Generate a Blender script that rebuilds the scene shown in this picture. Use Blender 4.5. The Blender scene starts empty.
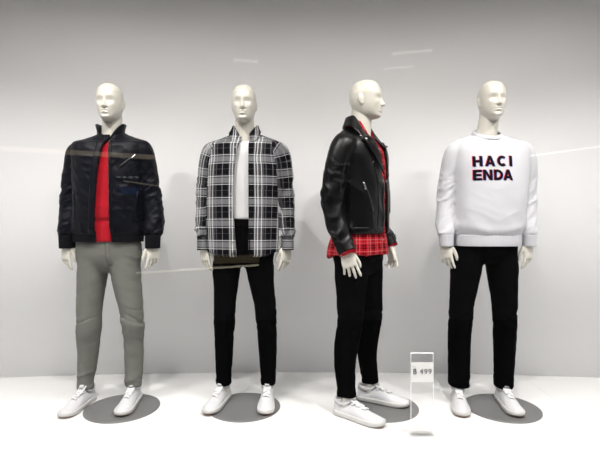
import bpy, bmesh, math, random
import numpy as np
from mathutils import Vector, Matrix
from mathutils.bvhtree import BVHTree

C = bpy.context.scene.collection
R = math.radians
F = 450.0            # focal length in pixels of a 600x450 frame
CAMZ = 1.02          # camera height above the display floor

# ------------------------------------------------------------------ noise
def _hash(ix, iy, iz, seed):
    h = (ix.astype(np.uint32) * np.uint32(374761393) + iy.astype(np.uint32) * np.uint32(668265263)
         + iz.astype(np.uint32) * np.uint32(2246822519) + np.uint32(seed) * np.uint32(3266489917))
    h = (h ^ (h >> np.uint32(13))) * np.uint32(1274126177)
    h = h ^ (h >> np.uint32(16))
    return (h & np.uint32(0xffff)).astype(np.float64) / 32767.5 - 1.0

def noise(p, seed=0):
    """smooth value noise in [-1,1] for an (n,3) array"""
    p = np.asarray(p, dtype=np.float64)
    i = np.floor(p).astype(np.int64)
    f = p - i
    f = f * f * f * (f * (f * 6 - 15) + 10)
    out = 0
    for dx in (0, 1):
        for dy in (0, 1):
            for dz in (0, 1):
                w = (f[:, 0] if dx else 1 - f[:, 0]) * (f[:, 1] if dy else 1 - f[:, 1]) * (f[:, 2] if dz else 1 - f[:, 2])
                out = out + w * _hash(i[:, 0] + dx, i[:, 1] + dy, i[:, 2] + dz, seed)
    return out

def ridged(p, seed=0):
    return 1 - 2 * np.abs(noise(p, seed))

def sstep(a, b, x):
    t = np.clip((np.asarray(x, dtype=float) - a) / (b - a), 0, 1)
    return t * t * (3 - 2 * t)

def gauss(x, s):
    return np.exp(-(x / s) ** 2)

# ------------------------------------------------------------------ mesh helpers
def mesh_from(name, verts, faces, smooth=True):
    me = bpy.data.meshes.new(name)
    me.from_pydata([tuple(v) for v in verts], [], [tuple(int(i) for i in f) for f in faces])
    me.update()
    if smooth:
        me.polygons.foreach_set('use_smooth', [True] * len(me.polygons))
    return me

def fix_normals(me):
    bm = bmesh.new(); bm.from_mesh(me)
    bmesh.ops.recalc_face_normals(bm, faces=bm.faces[:])
    bm.to_mesh(me); bm.free()

def link(name, me, material, parent=None, loc=None):
    o = bpy.data.objects.new(name, me)
    C.objects.link(o)
    if material is not None:
        me.materials.clear(); me.materials.append(material)
    if parent is not None:
        o.parent = parent
    if loc is not None:
        o.location = loc
    return o

def add(name, vf, material, parent=None, smooth=True, label=None, recalc=True):
    me = mesh_from(name, vf[0], vf[1], smooth)
    if recalc:
        fix_normals(me)
    o = link(name, me, material, parent)
    if label:
        o['label'] = label
    return o

def merge(parts):
    V, Fc, k = [], [], 0
    for v, f in parts:
        v = [tuple(a) for a in v]
        V += v
        Fc += [tuple(int(i) + k for i in q) for q in f]
        k += len(v)
    return V, Fc

def rings_to_mesh(rings, cap=True):
    n = len(rings[0]); V = []; Fc = []
    for r in rings:
        V += [tuple(p) for p in r]
    for a in range(len(rings) - 1):
        for i in range(n):
            j = (i + 1) % n
            Fc.append((a * n + i, a * n + j, (a + 1) * n + j, (a + 1) * n + i))
    if cap:
        Fc.append(tuple(range(n - 1, -1, -1)))
        Fc.append(tuple((len(rings) - 1) * n + i for i in range(n)))
    return V, Fc

def sgnpow(v, e):
    return math.copysign(abs(v) ** e, v)

def ring(cx, cy, z, rx, ry, n=48, e=2.3):
    k = 2.0 / e
    return [(cx + rx * sgnpow(math.cos(2 * math.pi * i / n), k), cy + ry * sgnpow(math.sin(2 * math.pi * i / n), k), z) for i in range(n)]

def interp_rows(rows, step=0.012, col=2):
    """smoothly resample rows (Catmull-Rom) between control rows"""
    rows = [np.array(r, dtype=float) for r in rows]
    out = []
    for a in range(len(rows) - 1):
        p0 = rows[max(a - 1, 0)]; p1 = rows[a]; p2 = rows[a + 1]; p3 = rows[min(a + 2, len(rows) - 1)]
        m = max(1, int(abs(p2[col] - p1[col]) / step))
        for s in range(m):
            t = s / m
            # monotone-ish blend between Catmull-Rom and linear
            cr = 0.5 * ((2 * p1) + (-p0 + p2) * t + (2 * p0 - 5 * p1 + 4 * p2 - p3) * t * t + (-p0 + 3 * p1 - 3 * p2 + p3) * t ** 3)
            ln = p1 + (p2 - p1) * t
            out.append(0.6 * cr + 0.4 * ln)
    out.append(rows[-1])
    return out

def loft(rows, n=48, e=2.3, step=0.012):
    """rows of (cx, cy, z, rx, ry)"""
    return rings_to_mesh([ring(*r, n=n, e=e) for r in interp_rows(rows, step)])

def tube(pts, n=24, ky=1.0, cap=True, sub=6):
    """pts (x,y,z,r): a tapering tube, sub-sampled along a Catmull-Rom path"""
    P = [np.array(p, dtype=float) for p in pts]
    S = []
    for a in range(len(P) - 1):
        p0 = P[max(a - 1, 0)]; p1 = P[a]; p2 = P[a + 1]; p3 = P[min(a + 2, len(P) - 1)]
        for s in range(sub):
            t = s / sub
            S.append(0.5 * ((2 * p1) + (-p0 + p2) * t + (2 * p0 - 5 * p1 + 4 * p2 - p3) * t * t + (-p0 + 3 * p1 - 3 * p2 + p3) * t ** 3))
    S.append(P[-1])
    rings = []
    for i, s in enumerate(S):
        d = (S[min(i + 1, len(S) - 1)] - S[max(i - 1, 0)])[:3]
        d = d / (np.linalg.norm(d) + 1e-12)
        ref = np.array((0, 1, 0)) if abs(d[1]) < 0.8 else np.array((1, 0, 0))
        u = np.cross(ref, d); u /= np.linalg.norm(u)
        w = np.cross(d, u)
        rings.append([s[:3] + s[3] * (math.cos(2 * math.pi * k / n) * u + ky * math.sin(2 * math.pi * k / n) * w) for k in range(n)])
    return rings_to_mesh(rings, cap)

def ellipsoid(c, r, rot=None, n=20, m=14):
    rings = []
    for a in range(1, m):
        t = math.pi * a / m
        rings.append([(math.sin(t) * math.cos(2 * math.pi * k / n), math.sin(t) * math.sin(2 * math.pi * k / n), math.cos(t)) for k in range(n)])
    V, Fc = rings_to_mesh(rings)
    M = rot if rot else Matrix.Identity(3)
    return [tuple(Vector(c) + M @ Vector((v[0] * r[0], v[1] * r[1], v[2] * r[2]))) for v in V], Fc

def box(x0, x1, y0, y1, z0, z1):
    V = [(x, y, z) for z in (z0, z1) for y in (y0, y1) for x in (x0, x1)]
    Fc = [(0, 2, 3, 1), (4, 5, 7, 6), (0, 1, 5, 4), (2, 6, 7, 3), (0, 4, 6, 2), (1, 3, 7, 5)]
    return V, Fc

def bevelled(vf, w, seg=2):
    me = mesh_from('tmp', vf[0], vf[1], False)
    bm = bmesh.new(); bm.from_mesh(me)
    bmesh.ops.recalc_face_normals(bm, faces=bm.faces[:])
    bmesh.ops.bevel(bm, geom=bm.edges[:] + bm.verts[:], offset=w, segments=seg, affect='EDGES', profile=0.5)
    bm.verts.index_update()
    V = [tuple(v.co) for v in bm.verts]; Fc = [tuple(v.index for v in f.verts) for f in bm.faces]
    bm.free(); bpy.data.meshes.remove(me)
    return V, Fc

def transform(vf, M):
    return [tuple(M @ Vector(v)) for v in vf[0]], vf[1]

def remesh(parts, voxel, smooth=4):
    """union of closed shells as one clean quad skin -> numpy verts, list of faces"""
    V, Fc = merge(parts)
    me = mesh_from('tmp', V, Fc, False)
    fix_islands(me)
    o = bpy.data.objects.new('tmp', me); C.objects.link(o)
    m = o.modifiers.new('r', 'REMESH'); m.mode = 'VOXEL'; m.voxel_size = voxel; m.adaptivity = 0
    dg = bpy.context.evaluated_depsgraph_get()
    dg.update()
    res = bpy.data.meshes.new_from_object(o.evaluated_get(dg))
    v = np.empty(len(res.vertices) * 3); res.vertices.foreach_get('co', v); v = v.reshape(-1, 3)
    f = [tuple(p.vertices) for p in res.polygons]
    bpy.data.objects.remove(o); bpy.data.meshes.remove(me); bpy.data.meshes.remove(res)
    return lap(v, f, smooth), f

def fix_islands(me):
    bm = bmesh.new(); bm.from_mesh(me)
    bmesh.ops.recalc_face_normals(bm, faces=bm.faces[:])
    bm.to_mesh(me); bm.free()

def edges_of(f):
    e = set()
    for q in f:
        for a in range(len(q)):
            i, j = q[a], q[(a + 1) % len(q)]
            e.add((i, j) if i < j else (j, i))
    return np.array(list(e))

def lap(v, f, it, k=0.5):
    if it <= 0:
        return v
    e = edges_of(f); n = len(v)
    deg = np.bincount(e.ravel(), minlength=n).astype(float)[:, None]
    deg[deg == 0] = 1
    for _ in range(it):
        s = np.zeros_like(v)
        for c in range(3):
            s[:, c] = np.bincount(e[:, 0], v[e[:, 1], c], n) + np.bincount(e[:, 1], v[e[:, 0], c], n)
        v = v + k * (s / deg - v)
    return v

def vnormals(v, f):
    q = np.array([x if len(x) == 4 else (x[0], x[1], x[2], x[2]) for x in f])
    n = np.cross(v[q[:, 2]] - v[q[:, 0]], v[q[:, 3]] - v[q[:, 1]])
    out = np.zeros_like(v)
    for c in range(4):
        for a in range(3):
            out[:, a] += np.bincount(q[:, c], n[:, a], len(v))
    return out / (np.linalg.norm(out, axis=1)[:, None] + 1e-12)

def bvh_of(v, f):
    return BVHTree.FromPolygons([Vector(p) for p in v], [tuple(q) for q in f])

def on_front(bvh, x, z, off, far=1.0):
    """point on the front (-y side) of a garment at local x,z"""
    h = bvh.ray_cast(Vector((x, -far, z)), Vector((0, 1, 0)))
    if h[0] is None or h[0].y > 0.06:
        h = bvh.find_nearest(Vector((x, -0.10, z)))
    n = h[1]
    if n.y > 0:
        n = -n
    return h[0] + n * off, n

def strip_on(bvh, pts, width, thick, off=0.0, nx=5, sub=6, taper=None):
    """a band of cloth or tape lying on a garment along a path of (x,z)"""
    P = []
    for a in range(len(pts) - 1):
        for s in range(sub):
            t = s / sub
            P.append((pts[a][0] * (1 - t) + pts[a + 1][0] * t, pts[a][1] * (1 - t) + pts[a + 1][1] * t))
    P.append(pts[-1])
    top, bot = [], []
    for i, p in enumerate(P):
        a = P[max(i - 1, 0)]; b = P[min(i + 1, len(P) - 1)]
        d = Vector((b[0] - a[0], b[1] - a[1])); d.normalize()
        c = Vector((-d.y, d.x))
        w = width if taper is None else width * (taper[0] + (taper[1] - taper[0]) * i / (len(P) - 1))
        for k in range(nx):
            s = (k / (nx - 1) - 0.5) * w
            q, n = on_front(bvh, p[0] + c.x * s, p[1] + c.y * s, off)
            edge = 0.4 if k in (0, nx - 1) else 1.0
            top.append(tuple(q + n * thick * edge)); bot.append(tuple(q - n * 0.004))
    m = len(P); V = top + bot; B = len(top); Fc = []
    for i in range(m - 1):
        for k in range(nx - 1):
            a = i * nx + k
            Fc.append((a, a + 1, a + nx + 1, a + nx)); Fc.append((B + a, B + a + nx, B + a + nx + 1, B + a + 1))
        Fc.append((i * nx, (i + 1) * nx, B + (i + 1) * nx, B + i * nx))
        e = i * nx + nx - 1
        Fc.append((e, B + e, B + e + nx, e + nx))
    for i in (0, m - 1):
        for k in range(nx - 1):
            a = i * nx + k
            Fc.append((a, B + a, B + a + 1, a + 1))
    return V, Fc

def poly_on(bvh, poly, off, thick, cell=0.008, place=None):
    """a flat piece outlined in (x,z), laid over a garment with real thickness"""
    bm = bmesh.new()
    vs = [bm.verts.new((p[0], 0, p[1])) for p in poly]
    bm.faces.new(vs)
    bmesh.ops.triangulate(bm, faces=bm.faces[:])
    for _ in range(7):
        long = [e for e in bm.edges if e.calc_length() > cell * 1.5]
        if not long:
            break
        bmesh.ops.subdivide_edges(bm, edges=long, cuts=1)
        bmesh.ops.triangulate(bm, faces=bm.faces[:])
    bm.verts.index_update()
    base = [tuple(v.co) for v in bm.verts]; tri = [tuple(v.index for v in f.verts) for f in bm.faces]
    edge = [tuple(v.index for v in e.verts) for e in bm.edges if len(e.link_faces) == 1]
    bm.free()
    top, bot = [], []
    for b in base:
        q, n = on_front(bvh, b[0], b[2], 0)
        o = off(b[0], b[2]) if callable(off) else off
        top.append(tuple(q + n * (o + thick))); bot.append(tuple(q + n * o))
    B = len(top)
    Fc = list(tri) + [tuple(B + i for i in reversed(t)) for t in tri] + [(a, b, B + b, B + a) for a, b in edge]
    return top + bot, Fc

def cut_front(v, f, n, xl, xr, zlo, zhi, ymax=0.05):
    """open a garment down its front between the curves xl(z) and xr(z), with clean edges"""
    z = v[:, 2]
    a = np.interp(z, xl[1], xl[0]); b = np.interp(z, xr[1], xr[0])
    inside = (v[:, 0] > a) & (v[:, 0] < b) & (v[:, 1] < ymax) & (z > zlo) & (z < zhi) & (n[:, 1] < 0.45)
    keep = [q for q in f if not all(inside[list(q)])]
    used = np.zeros(len(v), bool)
    for q in keep:
        used[list(q)] = True
    mv = inside & used
    left = (v[:, 0] - a) < (b - v[:, 0])
    v = v.copy()
    v[mv & left, 0] = a[mv & left]
    v[mv & ~left, 0] = b[mv & ~left]
    idx = -np.ones(len(v), int); idx[used] = np.arange(used.sum())
    return v[used], [tuple(int(idx[i]) for i in q) for q in keep]

def solidify(o, t):
    m = o.modifiers.new('thickness', 'SOLIDIFY'); m.thickness = t; m.offset = -1

def collar_ring(cx, cy, rx, ry, a0, a1, prof, n=60, thick=0.004, e=2.0, tip=None):
    """collar round the neck; angle 0 = back (+y), grows to viewer right; prof(t, a) -> list of (dr, z) from inner foot over the top to the outer edge"""
    top, m = [], None
    for i in range(n + 1):
        a = a0 + (a1 - a0) * i / n
        rows = prof(i / n, a)
        m = len(rows)
        for dr, z in rows:
            top.append((cx + (rx + dr) * math.sin(a), cy + (ry + dr) * math.cos(a), z))
    Fc = []
    for i in range(n):
        for k in range(m - 1):
            q = i * m + k
            Fc.append((q, q + 1, q + m + 1, q + m))
    return top, Fc

# ------------------------------------------------------------------ materials
def mat(name, col, rough=0.5, metallic=0.0, spec=0.5, sheen=0.0, coat=0.0, coat_rough=0.1):
    m = bpy.data.materials.new(name); m.use_nodes = True
    p = m.node_tree.nodes['Principled BSDF']
    p.inputs['Base Color'].default_value = (*col, 1)
    p.inputs['Roughness'].default_value = rough
    p.inputs['Metallic'].default_value = metallic
    p.inputs['Specular IOR Level'].default_value = spec
    p.inputs['Sheen Weight'].default_value = sheen
    p.inputs['Coat Weight'].default_value = coat
    p.inputs['Coat Roughness'].default_value = coat_rough
    return m

def nd(m, t, **kw):
    n = m.node_tree.nodes.new(t)
    for k, v in kw.items():
        setattr(n, k, v)
    return n

def bump(m, scale, strength, dist=0.002, stretch=(1, 1, 1), kind='NOISE', detail=3):
    N = m.node_tree; p = N.nodes['Principled BSDF']
    tc = nd(m, 'ShaderNodeTexCoord'); mp = nd(m, 'ShaderNodeMapping'); mp.inputs['Scale'].default_value = stretch
    if kind == 'NOISE':
        tx = nd(m, 'ShaderNodeTexNoise'); tx.inputs['Scale'].default_value = scale; tx.inputs['Detail'].default_value = detail; out = tx.outputs['Fac']
    elif kind == 'VORONOI':
        tx = nd(m, 'ShaderNodeTexVoronoi'); tx.inputs['Scale'].default_value = scale; out = tx.outputs['Distance']
    else:
        tx = nd(m, 'ShaderNodeTexWave'); tx.inputs['Scale'].default_value = scale; out = tx.outputs['Fac']
    b = nd(m, 'ShaderNodeBump'); b.inputs['Strength'].default_value = strength; b.inputs['Distance'].default_value = dist
    N.links.new(tc.outputs['Object'], mp.inputs['Vector']); N.links.new(mp.outputs['Vector'], tx.inputs['Vector'])
    N.links.new(out, b.inputs['Height']); N.links.new(b.outputs['Normal'], p.inputs['Normal'])
    return m

def plaid(name, pu, pv, ramp_u, ramp_v, rough=0.85, mode='MIX', sheen=0.1):
    """woven check: a repeat of coloured threads along u and along v, averaged like warp and weft"""
    m = mat(name, (1, 1, 1), rough, spec=0.06)
    N = m.node_tree; p = N.nodes['Principled BSDF']
    uv = nd(m, 'ShaderNodeUVMap', uv_map='weave'); sx = nd(m, 'ShaderNodeSeparateXYZ'); N.links.new(uv.outputs[0], sx.inputs[0])
    cols = []
    for ax, per, ramp in (('X', pu, ramp_u), ('Y', pv, ramp_v)):
        d = nd(m, 'ShaderNodeMath', operation='DIVIDE'); d.inputs[1].default_value = per
        fr = nd(m, 'ShaderNodeMath', operation='FRACT')
        N.links.new(sx.outputs[ax], d.inputs[0]); N.links.new(d.outputs[0], fr.inputs[0])
        r = nd(m, 'ShaderNodeValToRGB'); cr = r.color_ramp; cr.interpolation = 'CONSTANT'
        while len(cr.elements) > 1:
            cr.elements.remove(cr.elements[-1])
        for i, (pos, c) in enumerate(ramp):
            el = cr.elements[0] if i == 0 else cr.elements.new(pos)
            el.position = pos; el.color = (*c, 1)
        N.links.new(fr.outputs[0], r.inputs[0]); cols.append(r)
    mx = nd(m, 'ShaderNodeMix', data_type='RGBA', blend_type=mode); mx.inputs['Factor'].default_value = 0.5
    N.links.new(cols[0].outputs[0], mx.inputs['A']); N.links.new(cols[1].outputs[0], mx.inputs['B'])
    N.links.new(mx.outputs['Result'], p.inputs['Base Color'])
    return m

def glass(name, tint=(1, 1, 1), f0=0.04, rough=0.0, edge=0.0):
    """clear sheet: see-through with a Schlick reflection at each face"""
    m = bpy.data.materials.new(name); m.use_nodes = True
    N = m.node_tree; N.nodes.clear()
    out = nd(m, 'ShaderNodeOutputMaterial'); mix = nd(m, 'ShaderNodeMixShader')
    tr = nd(m, 'ShaderNodeBsdfTransparent'); tr.inputs[0].default_value = (*tint, 1)
    gl = nd(m, 'ShaderNodeBsdfGlossy'); gl.inputs['Roughness'].default_value = rough
    ge = nd(m, 'ShaderNodeNewGeometry'); dt = nd(m, 'ShaderNodeVectorMath', operation='DOT_PRODUCT')
    ab = nd(m, 'ShaderNodeMath', operation='ABSOLUTE'); sb = nd(m, 'ShaderNodeMath', operation='SUBTRACT'); sb.inputs[0].default_value = 1
    pw = nd(m, 'ShaderNodeMath', operation='POWER'); pw.inputs[1].default_value = 5
    ma = nd(m, 'ShaderNodeMath', operation='MULTIPLY_ADD'); ma.inputs[1].default_value = 1 - f0; ma.inputs[2].default_value = f0
    L = N.links.new
    L(ge.outputs['Incoming'], dt.inputs[0]); L(ge.outputs['Normal'], dt.inputs[1]); L(dt.outputs['Value'], ab.inputs[0])
    L(ab.outputs[0], sb.inputs[1]); L(sb.outputs[0], pw.inputs[0]); L(pw.outputs[0], ma.inputs[0])
    L(ma.outputs[0], mix.inputs[0]); L(tr.outputs[0], mix.inputs[1]); L(gl.outputs[0], mix.inputs[2]); L(mix.outputs[0], out.inputs[0])
    return m

def emit(name, col, s):
    m = bpy.data.materials.new(name); m.use_nodes = True
    N = m.node_tree; N.nodes.clear()
    out = nd(m, 'ShaderNodeOutputMaterial'); e = nd(m, 'ShaderNodeEmission')
    e.inputs[0].default_value = (*col, 1); e.inputs[1].default_value = s
    N.links.new(e.outputs[0], out.inputs[0])
    return m

M = {}
M['shell'] = mat('cream_mannequin_lacquer', (0.60, 0.58, 0.515), 0.38, coat=0.25, coat_rough=0.25)
M['nylon'] = bump(mat('black_nylon', (0.002, 0.0025, 0.0055), 0.5, spec=0.13), 900, 0.15, 0.001)
M['rib'] = bump(mat('black_rib_knit', (0.003, 0.003, 0.005), 0.85, spec=0.12), 300, 0.5, 0.002, (1, 1, 0.05))
M['leather'] = bump(mat('black_leather', (0.0015, 0.0015, 0.002), 0.34, spec=0.22), 260, 0.25, 0.0015, kind='VORONOI')
M['denim'] = bump(mat('black_twill', (0.001, 0.001, 0.0013), 0.9, spec=0.03), 700, 0.3, 0.001)
M['red_knit'] = bump(mat('red_knit', (0.37, 0.001, 0.010), 0.85, spec=0.2, sheen=0.1), 220, 0.6, 0.003, (1, 1, 0.25))
M['white_jersey'] = bump(mat('white_jersey', (0.58, 0.58, 0.585), 0.8, spec=0.2), 500, 0.2, 0.001)
M['sweat'] = bump(mat('white_sweatshirt_fleece', (0.52, 0.52, 0.55), 0.85, spec=0.2, sheen=0.1), 420, 0.3, 0.0015)
M['sweat_rib'] = bump(mat('white_rib_knit', (0.49, 0.49, 0.52), 0.9, spec=0.15), 260, 0.6, 0.002, (1, 1, 0.05))
M['shoe'] = bump(mat('white_shoe_leather', (0.49, 0.49, 0.505), 0.5, spec=0.4), 300, 0.1, 0.001)
M['sole'] = mat('white_rubber_sole', (0.47, 0.465, 0.455), 0.6)
M['gum'] = mat('brown_rubber_outsole', (0.22, 0.13, 0.08), 0.7)
M['lace'] = bump(mat('white_cotton_lace', (0.60, 0.60, 0.61), 0.9), 900, 0.3, 0.001)
M['taglabel'] = mat('grey_woven_label', (0.42, 0.42, 0.41), 0.8)
M['lining'] = mat('grey_shoe_lining', (0.55, 0.54, 0.52), 0.9)
M['plate'] = bump(mat('brushed_grey_steel', (0.16, 0.16, 0.16), 0.45, metallic=0.35), 400, 0.05, 0.001, (1, 8, 1))
M['chrome'] = mat('chrome', (0.75, 0.75, 0.75), 0.18, metallic=1)
M['dark_metal'] = mat('dark_zip_metal', (0.05, 0.05, 0.05), 0.35, metallic=0.8)
M['button'] = mat('grey_shirt_button', (0.16, 0.16, 0.17), 0.3)
M['print_black'] = mat('black_print', (0.003, 0.003, 0.006), 0.8, spec=0.08)
M['print_red'] = mat('red_print', (0.55, 0.03, 0.06), 0.7)
M['print_blue'] = mat('blue_print', (0.02, 0.07, 0.35), 0.7)
M['wall'] = bump(mat('white_wall_paint', (0.88, 0.88, 0.89), 0.7, spec=0.25), 60, 0.012, 0.001)
M['floor'] = bump(mat('white_floor_laminate', (0.65, 0.65, 0.645), 0.4, spec=0.4), 30, 0.02, 0.001)
M['ceiling'] = mat('pale_ceiling_paint', (0.80, 0.78, 0.76), 0.9)
M['pane'] = glass('shop_window_glass')
M['acrylic'] = glass('clear_acrylic', (0.995, 0.995, 0.995), 0.04)
M['acrylic_edge'] = mat('polished_acrylic_edge', (0.9, 0.92, 0.92), 0.15)
M['card'] = mat('pale_grey_card', (0.62, 0.615, 0.605), 0.8)
M['ink'] = mat('dark_grey_ink', (0.03, 0.03, 0.035), 0.7)
M['fixture'] = mat('white_lamp_housing', (0.8, 0.8, 0.8), 0.4)

G = lambda v: (v, v, v)
M['bw_plaid'] = plaid('black_white_plaid', 0.135, 0.118,
    [(0, (.003, .003, .005)), (.235, G(.34)), (.255, (.003, .003, .005)), (.50, (.07, .07, .078)), (.545, G(.72)), (.58, (.10, .10, .108)), (.65, G(.75)), (.695, (.10, .10, .108)), (.76, (.09, .09, .098)), (.80, G(.72)), (.83, (.09, .09, .098)), (.90, (.012, .012, .015)), (.95, (.09, .09, .098))],
    [(0, (.003, .003, .005)), (.24, G(.12)), (.255, (.003, .003, .005)), (.51, G(.62)), (.54, (.06, .06, .066)), (.60, (.25, .25, .265)), (.84, (.06, .06, .066)), (.90, G(.66)), (.93, (.03, .03, .034))])
RD, BK, WT, DR = (.36, .003, .012), (.006, .002, .003), (.42, .30, .28), (.2, .004, .01)
M['red_plaid'] = plaid('red_tartan', 0.062, 0.062,
    [(0, RD), (.16, WT), (.2, RD), (.42, BK), (.56, RD), (.62, BK), (.74, RD), (.90, WT), (.93, RD)],
    [(0, RD), (.18, WT), (.215, RD), (.42, BK), (.56, RD), (.64, BK), (.76, RD), (.92, WT), (.945, RD)])
M['grey_check'] = plaid('grey_glen_check', 0.052, 0.052,
    [(0, (.125, .125, .114)), (.12, (.138, .138, .126)), (.24, (.125, .125, .114)), (.36, (.138, .138, .126)), (.5, (.130, .130, .118)), (.93, (.15, .15, .138)), (.97, (.125, .125, .114))],
    [(0, (.125, .125, .114)), (.12, (.138, .138, .126)), (.24, (.125, .125, .114)), (.36, (.138, .138, .126)), (.5, (.130, .130, .118)), (.93, (.15, .15, .138)), (.97, (.125, .125, .114))])

# ------------------------------------------------------------------ tagging
def tag(o, label=None, cat=None, group=None, kind=None):
    for k, v in (('label', label), ('category', cat), ('group', group), ('kind', kind)):
        if v:
            o[k] = v
    return o

def empty(name, loc, rz=0.0):
    o = bpy.data.objects.new(name, None); C.objects.link(o)
    o.location = loc; o.rotation_euler = (0, 0, rz); o.empty_display_size = 0.1
    return o

# ------------------------------------------------------------------ the display box
def wall_y(x):
    return 3.115 - 0.027 * x * x

def build_room():
    W = 2.75; Y0 = 1.30; H = 2.95
    # back wall, very slightly curved, 8 cm thick
    n = 40; V = []; Fc = []
    for i in range(n + 1):
        x = -W + 2 * W * i / n; y = wall_y(x)
        V += [(x, y, 0), (x, y, H), (x, y + 0.08, H), (x, y + 0.08, 0)]
    for i in range(n):
        a = 4 * i
        for k in range(4):
            Fc.append((a + k, a + (k + 1) % 4, a + 4 + (k + 1) % 4, a + 4 + k))
    Fc += [(0, 1, 2, 3), (4 * n + 3, 4 * n + 2, 4 * n + 1, 4 * n)]
    tag(add('wall_back', (V, Fc), M['wall']), kind='structure')
    tag(add('wall_left', box(-W - 0.08, -W, Y0, 3.2, 0, H), M['wall'], smooth=False), kind='structure')
    tag(add('wall_right', box(W, W + 0.08, Y0, 3.2, 0, H), M['wall'], smooth=False), kind='structure')
    # floor of long white boards with hairline joints
    joints = [-W - .08, -1.42, -0.33, 0.58, 1.49, W + .08]
    parts = []
    for a, b in zip(joints[:-1], joints[1:]):
        parts.append(bevelled(box(a + .0002, b - .0002, Y0, 3.25, -0.03, 0), 0.0006, 1))
    parts.append(box(-W - .08, W + .08, Y0, 3.25, -0.4, -0.03))
    tag(add('floor', merge(parts), M['floor'], smooth=False), kind='structure')
    tag(add('ceiling', box(-W - .08, W + .08, Y0, 3.25, H, H + .08), M['ceiling'], smooth=False), kind='structure')
    # the shop window pane in its slim frame
    win = tag(add('window_1', box(-W, W, 1.34, 1.352, 0.0, H), M['pane'], smooth=False), kind='structure')
    return win

# ------------------------------------------------------------------ mannequin anatomy
def head_shells():
    """egg-shaped head with smooth abstract face, centre at the origin, looking to -y"""
    zs = np.linspace(0.1145, -0.1145, 92)
    def tab(z, t):
        t = sorted(t); return np.interp(z, [a for a, _ in t], [b for _, b in t])
    wt = [(.115, .004), (.1125, .021), (.105, .040), (.095, .0535), (.08, .0645), (.06, .0720), (.03, .0760), (0, .0755), (-.03, .0715), (-.055, .0655), (-.075, .058), (-.09, .049), (-.102, .038), (-.11, .026), (-.115, .010)]
    ft = [(.115, .004), (.1125, .026), (.105, .048), (.095, .063), (.08, .077), (.06, .087), (.035, .093), (.02, .0945), (0, .091), (-.03, .0905), (-.06, .091), (-.08, .088), (-.095, .087), (-.106, .079), (-.112, .062), (-.115, .03)]
    bt = [(.115, .004), (.1125, .028), (.105, .052), (.095, .069), (.08, .085), (.06, .097), (.03, .104), (0, .103), (-.03, .094), (-.055, .080), (-.075, .066), (-.09, .055), (-.105, .045), (-.115, .02)]
    n = 120; rings = []
    for z in zs:
        w, f, b = tab(z, wt), tab(z, ft), tab(z, bt)
        th = 2 * np.pi * np.arange(n) / n
        k = 2 / 2.25
        x = w * np.sign(np.cos(th)) * np.abs(np.cos(th)) ** k
        s = np.sin(th)
        y = np.where(s < 0, f, b) * np.sign(s) * np.abs(s) ** k
        fr = sstep(0.0, 0.045, -y)                      # face side only
        d = 0.0
        # nose
        t = np.clip((0.020 - z) / 0.058, 0, 1)
        hgt = (0.003 + 0.025 * t ** 1.25) * sstep(-0.0465, -0.037, z) * sstep(0.03, 0.012, z)
        sig = 0.0065 + 0.0078 * t ** 2
        d = d + hgt * np.exp(-(x / sig) ** 2)
        # eye hollows, brow, cheekbones
        for sx in (-1, 1):
            d = d - 0.0075 * gauss(x - sx * 0.031, 0.019) * gauss(z - 0.000, 0.0165)
            d = d + 0.0015 * gauss(x - sx * 0.030, 0.022) * gauss(z - 0.027, 0.009)
            d = d + 0.0035 * gauss(x - sx * 0.044, 0.018) * gauss(z + 0.026, 0.016)
            d = d - 0.003 * gauss(x - sx * 0.040, 0.016) * gauss(z + 0.062, 0.016)
        # mouth and chin
        d = d + 0.0065 * gauss(x, 0.020) * gauss(z + 0.0575, 0.0042)
        d = d + 0.0075 * gauss(x, 0.017) * gauss(z + 0.0700, 0.0050)
        d = d - 0.0045 * gauss(x, 0.024) * gauss(z + 0.0637, 0.0026)
        d = d - 0.0030 * gauss(x, 0.006) * gauss(z + 0.0510, 0.005)
        d = d - 0.0050 * gauss(x, 0.022) * gauss(z + 0.0810, 0.0050)
        d = d + 0.0050 * gauss(x, 0.020) * gauss(z + 0.0980, 0.0090)
        y = y - d * fr
        rings.append(np.stack([x, y, np.full(n, z)], 1))
    shells = [rings_to_mesh(rings)]
    for sx in (-1, 1):
        rot = Matrix.Rotation(sx * R(-16), 3, 'Z') @ Matrix.Rotation(R(-10), 3, 'X')
        shells.append(ellipsoid((sx * 0.0765, 0.016, -0.006), (0.0065, 0.0165, 0.0265), rot))
        shells.append(ellipsoid((sx * 0.0735, 0.012, -0.026), (0.007, 0.011, 0.014), rot))
    S = Matrix.Diagonal((.915, .925, .965, 1))
    return [transform(q, S) for q in shells]

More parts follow.
